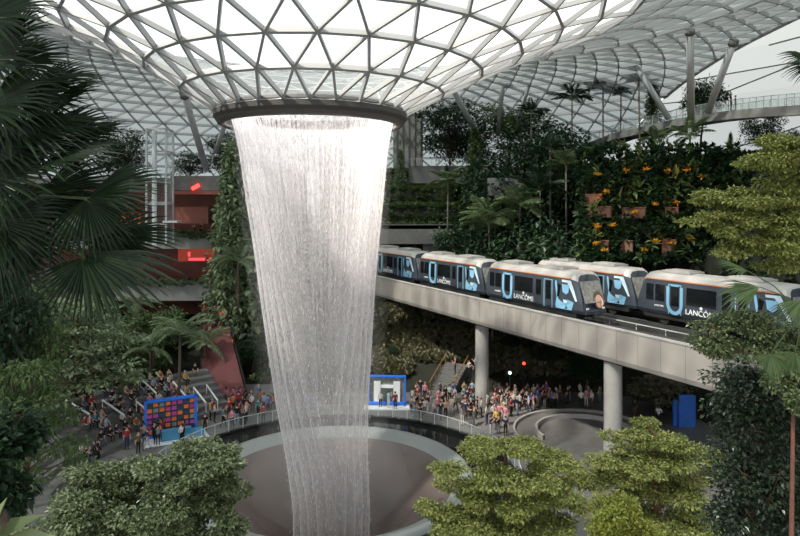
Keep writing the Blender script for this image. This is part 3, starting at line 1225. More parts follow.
def tree_parts(seed, h, crown_r, crown_z0, clusters, nleaf, ln, w, style, trunk_r):
    """returns trunk MB and crown MB of a tree of height h standing on the origin"""
    r = random.Random(seed)
    tk, cr = MB(), MB()
    fork = h * crown_z0
    lean = Vector((r.uniform(-.04, .04) * h, r.uniform(-.04, .04) * h, 0))
    top = lean + Vector((0, 0, h * .93))
    tk.tube([Vector((0, 0, -.3)), lean * .3 + Vector((0, 0, fork * .6)), lean * .7 + Vector((0, 0, fork)), top * .97],
            [trunk_r * 1.25, trunk_r, trunk_r * .8, trunk_r * .2], 10)
    for k in range(clusters):
        a = k * 2.399 + r.uniform(-.4, .4)
        f = (k + .5) / clusters
        if style == 'layered':
            tiers = 5
            tz = (k % tiers) / (tiers - 1)
            z = fork + (h * .97 - fork) * tz
            rad = crown_r * (1.0 - .62 * tz ** 1.6) * math.sqrt(r.uniform(.12, 1))
            c = Vector((rad * math.cos(a), rad * math.sin(a), z - rad * .06)) + lean
            crx, crz = crown_r * r.uniform(.26, .42), h * .028 + .12
        elif style == 'cone':
            z = fork + (h * .98 - fork) * f
            rad = crown_r * (1 - f * .85) * .55
            c = Vector((rad * math.cos(a), rad * math.sin(a), z)) + lean
            crx, crz = crown_r * (1 - f * .8) * .6, (h - fork) * .09
        else:
            v = rvec(r)
            v.normalize()
            v *= r.uniform(.35, .8) if crown_z0 > .2 else r.uniform(.45, 1.0)
            c = Vector((v.x * crown_r, v.y * crown_r, fork + (h - fork) * (.5 + v.z * .48))) + lean
            crx = crown_r * r.uniform(.26, .42)
            crz = crx * .75
        base = lean * .7 + Vector((0, 0, min(c.z - .2, fork * r.uniform(.75, 1.0) + (c.z - fork) * .35)))
        mid = base.lerp(c, .55) + Vector((0, 0, .06 * h * (1 if style != 'layered' else .3)))
        tk.tube([base, mid, c], [trunk_r * .42, trunk_r * .26, trunk_r * .08], 5, caps=False)
        leaf_cloud(cr, r, c, crx, crz, nleaf // clusters, ln, w, .15, .3 if style == 'layered' else .5)
    return tk, cr


TREES = {}


def tree_kind(key, seed, h, crown_r, z0, clusters, nleaf, ln, w, style, tr, leafm, barkm):
    tk, cr = tree_parts(seed, h, crown_r, z0, clusters, nleaf, ln, w, style, tr)
    TREES[key] = (h, tk.mesh('trunk', M[barkm], True), cr.mesh('crown', M[leafm]))


tree_kind('broad_a', 1, 10, 4.2, .45, 34, 3400, .42, .13, 'round', .16, 'leaf_mid', 'bark')
tree_kind('broad_b', 2, 10, 3.6, .35, 34, 3400, .42, .13, 'round', .16, 'leaf_dark', 'bark')
tree_kind('broad_c', 3, 10, 3.8, .4, 34, 3200, .46, .15, 'round', .16, 'leaf_grey', 'bark')
tree_kind('layer_a', 4, 10, 4.6, .42, 60, 4200, .40, .12, 'layered', .15, 'leaf_grey', 'bark')
tree_kind('layer_b', 5, 10, 4.4, .5, 55, 3800, .42, .12, 'layered', .15, 'leaf_mid', 'bark')
tree_kind('bush', 12, 10, 4.4, .08, 44, 4200, .42, .13, 'round', .16, 'leaf_dark', 'bark')
tree_kind('cone', 6, 10, 2.0, .06, 46, 3000, .38, .11, 'cone', .14, 'leaf_mid', 'bark')
tree_kind('cone_grey', 7, 10, 2.2, .06, 46, 3000, .40, .12, 'cone', .14, 'leaf_grey', 'bark')
tree_kind('olive', 8, 8, 3.6, .15, 34, 3000, .55, .2, 'round', .14, 'leaf_olive', 'bark')


def place_tree(key, px, d, ytop, label, wide=1.0, z0=None, name='broadleaf_tree', group='trees of the indoor forest'):
    h, tm_, cm_ = TREES[key]
    p = at(px, HOR, d)
    zb = ground_h(p.x, p.y) if z0 is None else z0
    ht = (CAMZ - (ytop - HOR) / FOC * d) - zb
    s = ht / h
    o = empty(name, (p.x, p.y, zb), RND.uniform(0, 6.28))
    o.scale = (s * wide, s * wide, s)
    tag(o, label, 'tree', group)
    link('trunk', tm_, o)
    link('crown', cm_, o)
    return o


def frond_mesh(seed, ln, leafl, pairs, droop, matk, lw=.045):
    r = random.Random(seed)
    mb = MB()
    pts = []
    for i in range(9):
        t = i / 8
        pts.append(Vector((ln * (t - .16 * droop * t * t), 0, ln * (.55 * t - .75 * droop * t * t))))
    mb.tube(pts, [.035 * ln / 3 * (1 - .8 * i / 8) for i in range(9)], 5, caps=False)
    for k in range(pairs):
        t = .14 + .86 * k / (pairs - 1)
        i = min(7, int(t * 8))
        p = pts[i].lerp(pts[i + 1], t * 8 - i)
        ax = (pts[i + 1] - pts[i]).normalized()
        env = math.sin(PI * min(1, .18 + t * .8)) ** .6
        for s in (-1, 1):
            d = (ax * .65 + Vector((0, s, -.32 + r.uniform(-.12, .12)))).normalized()
            leaf(mb, p, d, Vector((0, 0, 1)), leafl * env * r.uniform(.85, 1.1), lw * leafl, .1)
    return mb.mesh('frond', M[matk])


FROND = {'palm': [frond_mesh(k, 3.0, .95, 28, dr, 'leaf_palm', .06) for k, dr in enumerate((.6, .8, 1.05))],
         'dark': [frond_mesh(k + 9, 3.0, .9, 26, dr, 'leaf_dark', .07) for k, dr in enumerate((.45, .62, .8))],
         'fern': [frond_mesh(k + 20, 3.0, .62, 30, dr, 'leaf_grey', .075) for k, dr in enumerate((.8, 1.0, 1.1))]}
TRUNK_M = {}


def place_palm(kind, px, d, ycrown, label, size=1.0, z0=None, nf=14, name='palm_tree', tr=.13, group='palms of the indoor forest', bark='pale_bark'):
    p = at(px, HOR, d)
    zb = ground_h(p.x, p.y) if z0 is None else z0
    zt = CAMZ - (ycrown - HOR) / FOC * d
    h = max(.4, zt - zb)
    o = empty(name, (p.x, p.y, zb), RND.uniform(0, 6.28))
    tag(o, label, 'palm', group)
    b = RND.uniform(-.04, .04) * h
    t = MB()
    t.tube([(b, b * .5, -.2), (b * .6, b * .2, h * .35), (b * .1, 0, h * .75), (0, 0, h)], [tr * 1.3, tr, tr * .9, tr * .8], 9)
    t.build('trunk', M[bark], o, True)
    for k in range(nf):
        f = link('frond', FROND[kind][k % 3], o, (0, 0, h))
        tilt = RND.uniform(-.95, .2)
        f.rotation_euler = (RND.uniform(-.2, .2), tilt, k * 2.399 + RND.uniform(-.2, .2))
        sc = size * RND.uniform(.85, 1.1)
        f.scale = (sc, sc, sc)
    return o


# ---- terraces right and far: trees and palms
T = place_tree
T('bush', 450, 113, 92, 'round dark bushy tree beside the leaning strut right of the funnel', 1.0)
T('broad_a', 508, 112, 102, 'loose green tree behind the upright dark strut', 1.25)
T('bush', 537, 104, 112, 'dark tree between the leaning struts and the tall palms', 1.2)
T('cone', 478, 103, 131, 'slim green columnar tree standing before the terrace railing')
T('cone_grey', 400, 108, 150, 'tall grey green columnar tree at the edge of the waterfall')
T('cone', 447, 106, 166, 'short columnar shrub under the terrace wall')
T('bush', 472, 114, 120, 'dark bush right of the round tree behind the railing')
T('bush', 720, 78, 146, 'dark bush under the sky walkway beside the pointed tree', 1.2)
T('bush', 668, 82, 150, 'dark bush under the sky walkway left of the pointed tree', 1.2)
T('bush', 795, 76, 128, 'dark bush under the far right end of the sky walkway', 1.2)
T('bush', 520, 95, 140, 'dark tree above the concrete ledge', 1.0)
T('bush', 552, 93, 125, 'tall dark tree left of the sky walkway end', 1.0)
T('broad_a', 577, 90, 160, 'tree standing under the low end of the sky walkway', .9)
T('broad_b', 700, 88, 74, 'dark bushy tree between the two struts above the sky walkway', .8, 28.5)
T('cone', 651, 96, 80, 'narrow dark tree rising behind the sky walkway near the leaning strut', .9, 27.5)
T('bush', 765, 84, 110, 'dark tree under the sky walkway at the right', 1.1)
T('bush', 632, 86, 150, 'dark tree hanging below the middle of the sky walkway', 1.0)
T('cone', 730, 84, 133, 'pointed green tree below the sky walkway by the bright branch', 1.1)
T('bush', 505, 84, 228, 'dark shrub tree behind the car with the portrait', 1.2)
T('bush', 556, 80, 205, 'dark leafy tree behind the far track, left of the orange terraces', 1.0)
T('bush', 700, 74, 205, 'dark tree behind the rightmost tram', 1.1)
T('broad_c', 455, 97, 225, 'grey green bush above the farthest tram roof', 1.3)
T('bush', 470, 92, 218, 'dark bush between the slim palm and the feather palm', 1.2)
T('olive', 400, 86, 300, 'brown green tree under the bridge by the waterfall', 1.1)
T('olive', 432, 88, 302, 'large leaved olive tree below the bridge in the middle', 1.2)
T('olive', 462, 86, 318, 'olive tree just left of the farther bridge column', 1.1)
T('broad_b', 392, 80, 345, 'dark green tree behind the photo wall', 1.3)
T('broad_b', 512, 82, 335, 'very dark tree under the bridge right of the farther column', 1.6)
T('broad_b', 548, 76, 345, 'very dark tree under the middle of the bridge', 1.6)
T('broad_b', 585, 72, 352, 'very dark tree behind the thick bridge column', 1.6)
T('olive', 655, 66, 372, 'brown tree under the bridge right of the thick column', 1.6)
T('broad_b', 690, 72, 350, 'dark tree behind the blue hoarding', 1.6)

Pm = place_palm
Pm('palm', 448, 97, 182, 'slim tall palm with pale trunk above the farthest trams', 1.15, nf=15)
Pm('palm', 489, 85, 224, 'feathery palm with short white trunk behind the middle tram', 1.6, nf=17)
Pm('palm', 520, 83, 205, 'big bright palm right of the concrete ledge', 1.45, nf=17)
Pm('dark', 540, 82, 190, 'palm with long upright fronds in front of the dark trees', 1.4)
Pm('dark', 572, 100, 98, 'tall dark palm against the roof, leftmost on the skyline', 1.35, 27.5)
Pm('dark', 603, 98, 84, 'tall palm against the roof in the middle of the skyline trio', 1.2, 27.5)
Pm('dark', 621, 99, 93, 'smaller palm just right of the skyline trio middle', .9, 27.5)
Pm('dark', 639, 93, 73, 'slim tall palm with drooping fronds beside the leaning strut', 1.05, 27.5)
Pm('dark', 531, 99, 112, 'palm peeking between the dark skyline trees', 1.0, 24)
Pm('palm', 690, 78, 137, 'palm with arching fronds hanging under the sky walkway', 1.1)
Pm('palm', 655, 84, 140, 'thin trunked palm below the sky walkway', .9)
Pm('palm', 596, 78, 215, 'palm behind the far track beside the orange terraces', 1.0)
Pm('palm', 566, 84, 165, 'palm with thin trunk left of the orange terraces', 1.1)
for px, d, y, lab in ((550, 86, 150, 'slender straight trunk palm, first left of the orange terraces'), (582, 84, 180, 'slender straight trunk palm beside the orange terraces')):
    Pm('dark', px, d, y, lab, .9, nf=11)
# ---- left forest
T('layer_a', 68, 57, 302, 'spreading layered tree with slim trunk on the left seating steps', 1.05, 1.5)
T('broad_a', 14, 46, 292, 'leafy green tree at the left edge above the light foliage', .62, 0)
T('layer_b', 24, 38, 365, 'pale green layered tree at the lower left edge', .6, 0)
T('broad_b', -4, 44, 235, 'tall dark tree at the far left behind the fan palm', .55, 0)
T('broad_c', 120, 76, 318, 'grey green tree behind the left seating', 1.1, 1)
T('broad_a', 152, 74, 306, 'leafy tree right of the layered tree', 1.1, 1)
T('layer_a', 100, 80, 300, 'layered grey tree far behind the left seating', 1.0, 1)
T('broad_b', 176, 79, 330, 'dark tree beside the red ramp', 1.2, 0)
T('broad_c', 205, 84, 322, 'small grey tree by the escalator entrance', .9, 0)
T('broad_b', 60, 74, 300, 'dark tree behind the slim trunked layered tree', 1.3, 1)
T('broad_b', 92, 68, 345, 'dark undergrowth tree at the back of the left seating', 1.4, 1)
T('cone_grey', 227, 84, 148, 'tall grey green tree climbing the garden wall, leftmost', .8, 4)
T('cone_grey', 240, 85, 130, 'tall grey green tree climbing the garden wall by the waterfall', .8, 4)
T('cone_grey', 258, 86, 140, 'tall grey green tree hidden behind the left edge of the waterfall', 1.1, 4)
T('broad_b', 252, 80, 330, 'dark tree between the red ramp and the waterfall', 1.3, 0)
T('broad_b', 236, 78, 352, 'dark bush right of the red ramp', 1.2, 0)
T('bush', 128, 98, 128, 'dark bushy tree on top of the left building beside the lift', 1.0, 25.5)
T('bush', 108, 100, 140, 'dark tree on the left building roof behind the fan palm', 1.0, 25.5)
T('bush', 190, 100, 150, 'small leafy tree on the left building roof right of the lift', 1.5, 25.5)
T('bush', 226, 102, 130, 'dark tree on the roof terrace behind the short strut', 1.0, 25.5)
T('bush', 72, 98, 150, 'dark tree on the far left roof terrace', 1.2, 25.5)
T('broad_c', 330, 104, 140, 'tree seen dimly through the upper waterfall', 1.3)
T('broad_c', 290, 92, 200, 'tree seen dimly through the left of the waterfall', 1.3, 2)
T('broad_b', 345, 84, 330, 'tree seen dimly behind the lower waterfall', 1.5)
T('broad_b', 300, 84, 325, 'dark tree seen dimly behind the lower left waterfall', 1.5, 1)
Pm('fern', 180, 66, 335, 'pale tree fern behind the tile board', 1.35, 0, 15, 'tree_fern', .16, 'tree ferns', 'bark')
Pm('fern', 205, 76, 345, 'tree fern leaning over the red ramp', 1.3, 0, 13, 'tree_fern', .16, 'tree ferns', 'bark')
Pm('fern', 150, 70, 350, 'tree fern right of the slim trunked layered tree', 1.3, 0, 13, 'tree_fern', .16, 'tree ferns', 'bark')
Pm('fern', 238, 80, 262, 'pale arching fern on the garden wall by the waterfall', 1.4, 8, 14, 'tree_fern', .16, 'tree ferns', 'bark')
Pm('fern', 92, 62, 352, 'drooping fern tree behind the seated crowd', 1.2, 1, 12, 'tree_fern', .16, 'tree ferns', 'bark')
Pm('fern', 134, 80, 308, 'tree fern high behind the left seating', 1.3, 1, 13, 'tree_fern', .16, 'tree ferns', 'bark')
Pm('palm', 20, 52, 385, 'bushy palm at the left edge beside the pale layered tree', .9, 0)
Pm('palm', 47, 66, 300, 'feather palm above the spreading layered tree', 1.1, 1)
Pm('palm', 125, 66, 385, 'low feather palm beside the stone seating', .8, 1)

# ---- undergrowth that nobody could count
def undergrowth(name, label, n, pick, ln, w, mk, seed):
    r = random.Random(seed)
    mb = MB()
    got = 0
    while got < n:
        p, nrm = pick(r)
        if p is None:
            continue
        got += 1
        for _ in range(7):
            d = (nrm * .9 + rvec(r) * .9).normalized()
            leaf(mb, p + rvec(r) * .25, d, (Vector((0, 0, 1)) + nrm * .3).normalized(), ln * r.uniform(.6, 1.3), w * r.uniform(.7, 1.2))
    o = mb.build(name, M[mk])
    tag(o, label, 'plants', None, 'stuff')
    return o


def pick_ground(xa, xb, ya, yb, cond):
    def f(r):
        x, y = r.uniform(xa, xb), r.uniform(ya, yb)
        h = ground_h(x, y)
        if h < .15 or not cond(x, y):
            return None, None
        e = .6
        g = Vector(((ground_h(x - e, y) - ground_h(x + e, y)) / (2 * e), (ground_h(x, y - e) - ground_h(x, y + e)) / (2 * e), 1.0))
        zz = h if g.length < 2.2 else min(ground_h(x + a, y + b) for a in (-.5, .5) for b in (-.5, .5)) + r.random() * (max(ground_h(x + a, y + b) for a in (-.5, .5) for b in (-.5, .5)) - h + .5)
        return Vector((x, y, zz)), g.normalized()
    return f


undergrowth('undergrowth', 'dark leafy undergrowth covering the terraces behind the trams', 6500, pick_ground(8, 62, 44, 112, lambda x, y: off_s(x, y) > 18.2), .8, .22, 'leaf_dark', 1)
undergrowth('undergrowth', 'clipped green hedges on the terraces above the tunnel', 4200, pick_ground(-16, 30, 100.2, 118, lambda x, y: off_s(x, y) < 19), .6, .18, 'leaf_mid', 2)
undergrowth('undergrowth', 'shrubby slope under the bridge and behind the waterfall', 4200, pick_ground(-14, 24, 75.5, 99, lambda x, y: off_s(x, y) < 18 and not (1.5 < x < 9.5 and y < 79)), .8, .26, 'leaf_olive', 3)
undergrowth('undergrowth', 'dark undergrowth on the rising ground behind the left seating', 4200, pick_ground(-62, -14, 40, 90, lambda x, y: not (-29 < x < -18 and y > 66)), .8, .22, 'leaf_mid', 4)


def pick_lit(r):
    px, py = r.uniform(578, 740), r.uniform(146, 262)
    d = 75.6 - (py - 170) * .06 + r.uniform(-1.5, .9)
    if any(abs(px - a) < w_ * 4.2 and abs(py - b) < h_ * 3.6 for a, b, w_, h_, l_ in PLN) and r.random() < .6:
        return None, None
    return at(px, py, d), Vector((-.6, -.7, .4)).normalized()


PLN = [(600, 212, 2.9, 1.5, 'wide terracotta planter on the lit terraces, left one'), (634, 213, 2.9, 1.5, 'wide terracotta planter on the lit terraces, middle one'),
       (602, 246, 1.8, 1.5, 'narrow terracotta planter above the far tram, left one'), (627, 247, 1.5, 1.7, 'narrow terracotta planter above the far tram, middle one'),
       (669, 248, 1.6, 2.2, 'upright terracotta planter above the rightmost tram'), (672, 211, 1.6, 1.0, 'small terracotta planter right of the wide ones'), (594, 199, 2.1, 1.3, 'grey brown planter above the wide left one')]
undergrowth('climbing_foliage', 'big leaved dark climbing foliage among the lit terrace planters', 1500, pick_lit, .75, .24, 'leaf_dark', 8)
undergrowth('broad_leaved_plants', 'green broad leaved plants scattered between the lit terrace planters', 170, pick_lit, 1.25, .22, 'leaf_mid', 9)


def pick_wall(r):
    x = r.uniform(-24, -13.5)
    return Vector((x, 86.8, r.uniform(0, 26.5))), Vector((0, -.9, .35)).normalized()


undergrowth('climbing_foliage', 'climbing foliage covering the garden wall left of the waterfall', 2200, pick_wall, .8, .22, 'leaf_grey', 5)


def pick_front(z0, z1, yy):
    return lambda r: (Vector((r.uniform(-60, -22.6), yy, r.uniform(z0, z1))), Vector((0, -.8, .55)).normalized())


undergrowth('trailing_plants', 'trailing plants on the upper balcony of the left building', 500, pick_front(16.9, 17.8, 91.1), .6, .14, 'leaf_grey', 6)
undergrowth('trailing_plants', 'trailing plants on the lower balcony of the left building', 420, pick_front(10.2, 10.9, 91.1), .6, .14, 'leaf_grey', 7)

# ---- warm lit terrace planters with yellow plants, right
M['terracotta'] = plain('terracotta planter', (.115, .058, .036), .7, var=.3, scale=1.5)
def croton_mesh(seed):
    r = random.Random(seed)
    mb = MB()
    for _ in range(40):
        d = (Vector((0, 0, .7)) + rvec(r)).normalized()
        leaf(mb, Vector((r.uniform(-.4, .4), r.uniform(-.3, .3), .1)), d, Vector((0, 0, 1)), r.uniform(.4, .8), .09)
    return mb.mesh('yellow_leaves', M['leaf_yellow'])
CRO = [croton_mesh(k) for k in range(3)]
SPOTS = [(597, 176, 'top row, left end'), (607, 193, 'middle left, above the wide planter'), (626, 172, 'top row, second'), (647, 171, 'top row, third'), (668, 172, 'top row, fourth'), (687, 172, 'top row, fifth'),
         (655, 206, 'second row, alone by the dark gap'), (676, 204, 'second row, right'), (597, 228, 'lower row, below the wide planter'), (612, 227, 'lower row, second'), (596, 245, 'bottom row, left end'),
         (656, 243, 'bottom row, middle'), (672, 245, 'bottom row, fourth'), (690, 240, 'bottom row, right end'), (634, 214, 'in the wide planter'), (604, 252, 'just above the far tram roof'), (702, 178, 'far right, beside the bright branch'), (644, 252, 'bottom row, near the tram nose')]
for i, (px, py, wh) in enumerate(SPOTS):
    d = 74 - (py - 170) * .06
    p = at(px, py, d)
    o = link('croton_plant', CRO[i % 3], None, p)
    tag(o, 'yellow orange lit plant on the dark terraces, ' + wh, 'plant', 'lit yellow plants')
    o.rotation_euler = (0, 0, i * 1.3)
    o.scale = (.75, .75, .75)
for px, py, w_, h_, lab in PLN:
    d = 74.8 - (py - 170) * .06
    p = at(px, py, d)
    q = MB()
    w_, h_ = w_ * .85, h_ * .8
    q.box((0, 0, 0), (w_, .8, h_))
    q.box((0, 0, h_ / 2), (w_ + .12, .9, .12))
    ob = q.build('planter', M['terracotta'], None, False, p)
    ob.rotation_euler = (0, 0, -.5)
    tag(ob, lab, 'planter', 'terracotta planters')
for px, py in ((600, 195), (634, 198), (602, 232), (668, 234), (640, 166), (682, 168), (672, 200)):
    la = bpy.data.lights.new('terrace_lamp', 'POINT')
    la.energy = 45
    la.color = (1, .42, .10)
    la.shadow_soft_size = .15
    o = bpy.data.objects.new('terrace_lamp', la)
    COL.objects.link(o)
    o.location = at(px, py, 74.8 - (py - 170) * .06 - 1.8)


# ================================================================ foreground plants
def branch_tree(name, label, trunk_pts, trunk_r, pads, ln, w, leafk, barkk, seed, dens=1.0, limb=.05):
    """a near tree: real trunk, limbs reaching every leafy pad"""
    r = random.Random(seed)
    root = empty(name, trunk_pts[0])
    tag(root, label, 'tree', 'near trees around the viewpoint')
    b0 = Vector(trunk_pts[0])
    tp = [Vector(p) - b0 for p in trunk_pts]
    tk = MB()
    tk.tube(tp, [trunk_r * (1 - .6 * i / (len(tp) - 1)) for i in range(len(tp))], 12)
    cr = MB()
    nodes = [(q, limb * 1.4) for q in tp[1:]]
    pads = sorted(pads, key=lambda q: min((Vector(q[0]) - b0 - t).length for t in tp[1:]))
    for c, rx, ry, rz, nl in pads:
        c = Vector(c) - b0
        best = min(nodes, key=lambda q: (q[0] - c).length + max(0, q[0].z - c.z) * 1.5)
        mid = best[0].lerp(c, .5) - Vector((0, 0, rz * .2))
        lr = max(.012, best[1] * .6)
        tk.tube([best[0], mid, c], [lr, lr * .85, lr * .6], 6, caps=False)
        nodes.append((c, lr * .8))
        for _ in range(4):
            v = rvec(r)
            e = c + Vector((v.x * rx, v.y * ry, v.z * rz)) * .8
            tk.tube([c, e], [limb * .35, limb * .12], 4, caps=False)
        for _ in range(int(nl * dens)):
            v = rvec(r)
            v *= (.35 + .65 * r.random() ** .6) / v.length
            p = c + Vector((v.x * rx, v.y * ry, v.z * rz))
            d = (Vector((v.x, v.y, v.z * .3 - .15)) + rvec(r) * .8).normalized()
            leaf(cr, p, d, Vector((r.uniform(-.45, .45), r.uniform(-.45, .45), 1)).normalized(), ln * r.uniform(.65, 1.25), w * r.uniform(.7, 1.2))
    tk.build('trunk', M[barkk], root, True)
    cr.build('crown', M[leafk], root)
    return root


def pads_in(pxc, pyc, d, wpx, hpx, n, prx, prz, nl, seed, dd=2.0, flat=False, shape=2.0):
    """leafy pads filling an oval of the crown; the oval is a real ellipsoid at distance d"""
    r = random.Random(seed)
    out = []
    c = at(pxc, pyc, d)
    rx, rz = wpx / FOC * d, hpx / FOC * d
    for k in range(n):
        while True:
            v = Vector((r.uniform(-1, 1), r.uniform(-1, 1), r.uniform(-1, 1)))
            if .15 < v.length < 1:
                break
        out.append((c + Vector((v.x * rx, v.y * dd, v.z * rz)), prx * r.uniform(.7, 1.2), prx * r.uniform(.7, 1.2), prz * r.uniform(.7, 1.2), nl))
    return out


def flr(px, d, z=0):
    p = at(px, HOR, d)
    return Vector((p.x, p.y, z))


# bottom left broad tree
b = flr(140, 27)
branch_tree('broadleaf_tree', 'round leafy tree filling the bottom left in front of the plaza',
            [b, b + Vector((.1, 0, 4)), b + Vector((0, .2, 6.0)), b + Vector((-.1, 0, 7.6))], .22,
            pads_in(150, 505, 27, 80, 40, 46, .8, .32, 420, 1, 3.0) + pads_in(185, 464, 27, 52, 20, 18, .7, .26, 400, 41, 2.0) + pads_in(225, 462, 27, 34, 12, 9, .5, .2, 260, 2, 1.2)
            + pads_in(62, 525, 26, 52, 24, 14, .75, .35, 380, 3, 2.0) + pads_in(222, 500, 27, 24, 22, 9, .5, .28, 260, 33, 1.4) + pads_in(190, 528, 27, 52, 16, 14, .7, .32, 400, 43, 2.0) + pads_in(95, 492, 27, 34, 22, 9, .7, .3, 380, 44, 1.6), .175, .06, 'leaf_gloss', 'bark', 21)
# bottom centre layered tree
b = flr(505, 27)
branch_tree('layered_tree', 'layered light green tree at the bottom centre beside the basin',
            [b, b + Vector((0, .1, 4.5)), b + Vector((.1, 0, 8.0)), b + Vector((0, 0, 11.2))], .2,
            pads_in(500, 440, 27, 34, 9, 9, .65, .13, 420, 4, 1.5) + pads_in(500, 462, 27, 64, 10, 18, .75, .13, 430, 5, 2.4)
            + pads_in(508, 486, 27, 78, 10, 20, .8, .13, 430, 6, 2.8) + pads_in(500, 512, 27, 72, 11, 18, .75, .13, 430, 7, 2.6) + pads_in(515, 530, 27, 72, 12, 20, .8, .16, 430, 8, 2.4) + pads_in(455, 500, 27, 30, 22, 8, .6, .13, 380, 51, 1.4) + pads_in(560, 500, 27, 30, 26, 10, .6, .15, 380, 52, 1.6),
            .155, .048, 'leaf_lime', 'bark', 22)
b = flr(655, 30)
branch_tree('layered_tree', 'layered green tree right of centre in front of the thick column',
            [b, b + Vector((0, .1, 4.5)), b + Vector((.1, 0, 8.0)), b + Vector((0, 0, 10.6))], .16,
            pads_in(655, 432, 30, 34, 9, 10, .65, .13, 420, 9, 1.5) + pads_in(640, 452, 30, 70, 9, 18, .8, .13, 430, 10, 2.4)
            + pads_in(655, 476, 30, 62, 12, 18, .8, .15, 430, 11, 2.6) + pads_in(668, 505, 30, 54, 22, 26, .8, .2, 430, 12, 2.4) + pads_in(575, 465, 31, 38, 14, 12, .75, .13, 420, 40, 2.0),
            .165, .05, 'leaf_lime', 'red_bark', 23)
b = flr(614, 21)
branch_tree('round_shrub', 'bright yellow green shrub at the bottom right of centre',
            [b, b + Vector((0, 0, 4)), b + Vector((0, 0, 8.2)), b + Vector((0, 0, 10.8))], .14,
            pads_in(612, 515, 21, 22, 20, 18, .42, .32, 150, 13, .8) + pads_in(642, 530, 21, 20, 12, 8, .4, .3, 150, 14, .8), .12, .042, 'leaf_shrub', 'bark', 24, 1.8)
# dark glossy tree at the right
b = flr(752, 18)
branch_tree('glossy_tree', 'dark glossy leaved tree at the lower right edge',
            [b, b + Vector((0, .1, 8)), b + Vector((.1, 0, 12.5)), b + Vector((0, 0, 16.6))], .17,
            pads_in(755, 405, 18, 42, 34, 26, .62, .45, 120, 15, 1.2) + pads_in(755, 470, 18, 44, 48, 34, .62, .5, 105, 16, 1.4) + pads_in(760, 528, 18, 40, 22, 12, .6, .45, 110, 17, 1.2)
            + pads_in(800, 390, 18, 16, 30, 8, .5, .4, 110, 18, 1.0), .15, .055, 'leaf_shine', 'bark', 25, 1.7)
# big bright tree at the upper right
b = flr(860, 15)
branch_tree('spreading_tree', 'sunlit yellow green tree spreading in from the upper right',
            [b, b + Vector((0, 0, 12)), b + Vector((-.4, 0, 18)), b + Vector((-.6, 0, 21.5)), b + Vector((-.6, 0, 23.5))], .3,
            pads_in(775, 160, 15, 36, 11, 14, .40, .10, 150, 19, .9) + pads_in(790, 142, 15, 22, 8, 6, .40, .10, 150, 39, .9) + pads_in(755, 196, 15, 56, 12, 22, .40, .10, 140, 20, 1.0) + pads_in(745, 222, 15, 50, 12, 20, .40, .10, 140, 26, 1.0)
            + pads_in(758, 248, 15, 42, 12, 16, .40, .10, 140, 27, 1.0) + pads_in(790, 262, 15, 20, 12, 8, .4, .15, 150, 28, .8) + pads_in(800, 200, 15, 20, 50, 14, .45, .2, 140, 29, 1.0),
            .088, .031, 'leaf_lime', 'bark', 26, 2.3, .035)
b = flr(830, 16)
branch_tree('spreading_tree', 'branch of small dull green leaves in front of the rightmost tram',
            [b, b + Vector((0, 0, 12)), b + Vector((-.3, 0, 16)), b + Vector((-.5, 0, 18.4))], .2,
            pads_in(735, 322, 16, 34, 10, 14, .42, .16, 140, 30, .8) + pads_in(720, 344, 16, 32, 9, 12, .42, .14, 140, 31, .8) + pads_in(775, 340, 16, 34, 16, 14, .42, .2, 140, 32, .8)
            + pads_in(790, 370, 16, 20, 14, 8, .42, .2, 140, 34, .8), .105, .036, 'leaf_gloss', 'red_bark', 27, 2.0, .03)
b = flr(789, 15)
branch_tree('slim_tree', 'slim tree with bare reddish trunk at the lower right edge',
            [b, b + Vector((-.05, 0, 8)), b + Vector((.05, 0, 13.0)), b + Vector((.1, 0, 16.6))], .095,
            pads_in(792, 392, 15, 24, 22, 12, .34, .2, 170, 61, .7), .11, .038, 'leaf_gloss', 'red_bark', 29, 1.4, .03)
b = flr(5, 15)
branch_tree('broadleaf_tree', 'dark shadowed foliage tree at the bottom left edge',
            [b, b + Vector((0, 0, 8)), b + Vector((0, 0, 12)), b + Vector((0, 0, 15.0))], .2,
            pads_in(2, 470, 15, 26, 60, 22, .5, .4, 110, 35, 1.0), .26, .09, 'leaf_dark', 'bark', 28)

# ---- fan palms
def fan_leaf(hub, main, nrm, L, n=34, spread=math.radians(250), droop=.35, fuse=.56, wide=1.0, seed=0):
    r = random.Random(seed)
    main = main.normalized()
    side = main.cross(nrm).normalized()
    nrm = side.cross(main).normalized()
    mb = MB()
    da = spread / (n - 1)
    for k in range(n):
        a = (k / (n - 1) - .5) * spread
        d = main * math.cos(a) + side * math.sin(a)
        tdir = -main * math.sin(a) + side * math.cos(a)
        ll = L * (.80 + .22 * math.cos(a * .7)) * r.uniform(.93, 1.05)
        sag = droop * r.uniform(.7, 1.4)
        prof = ((.02, .0), (.25, .25), (fuse, fuse), (.78, .30), (1.0, .02))
        vs = []
        for t, wd in prof:
            half = ll * wd * math.tan(da / 2) * 1.04 * wide
            c = d * ll * t - Vector((0, 0, 1)) * ll * sag * t ** 3 + nrm * ll * .10 * math.sin(t * 2.5)
            ridge = nrm * half * .75
            vs += [c - tdir * half - ridge * .5, c + ridge * .5, c + tdir * half - ridge * .5]
        fs = []
        for i in range(len(prof) - 1):
            for j in (0, 1):
                fs.append((i * 3 + j, i * 3 + j + 1, i * 3 + 3 + j + 1, i * 3 + 3 + j))
        mb.add([hub + v for v in vs], fs)
    return mb


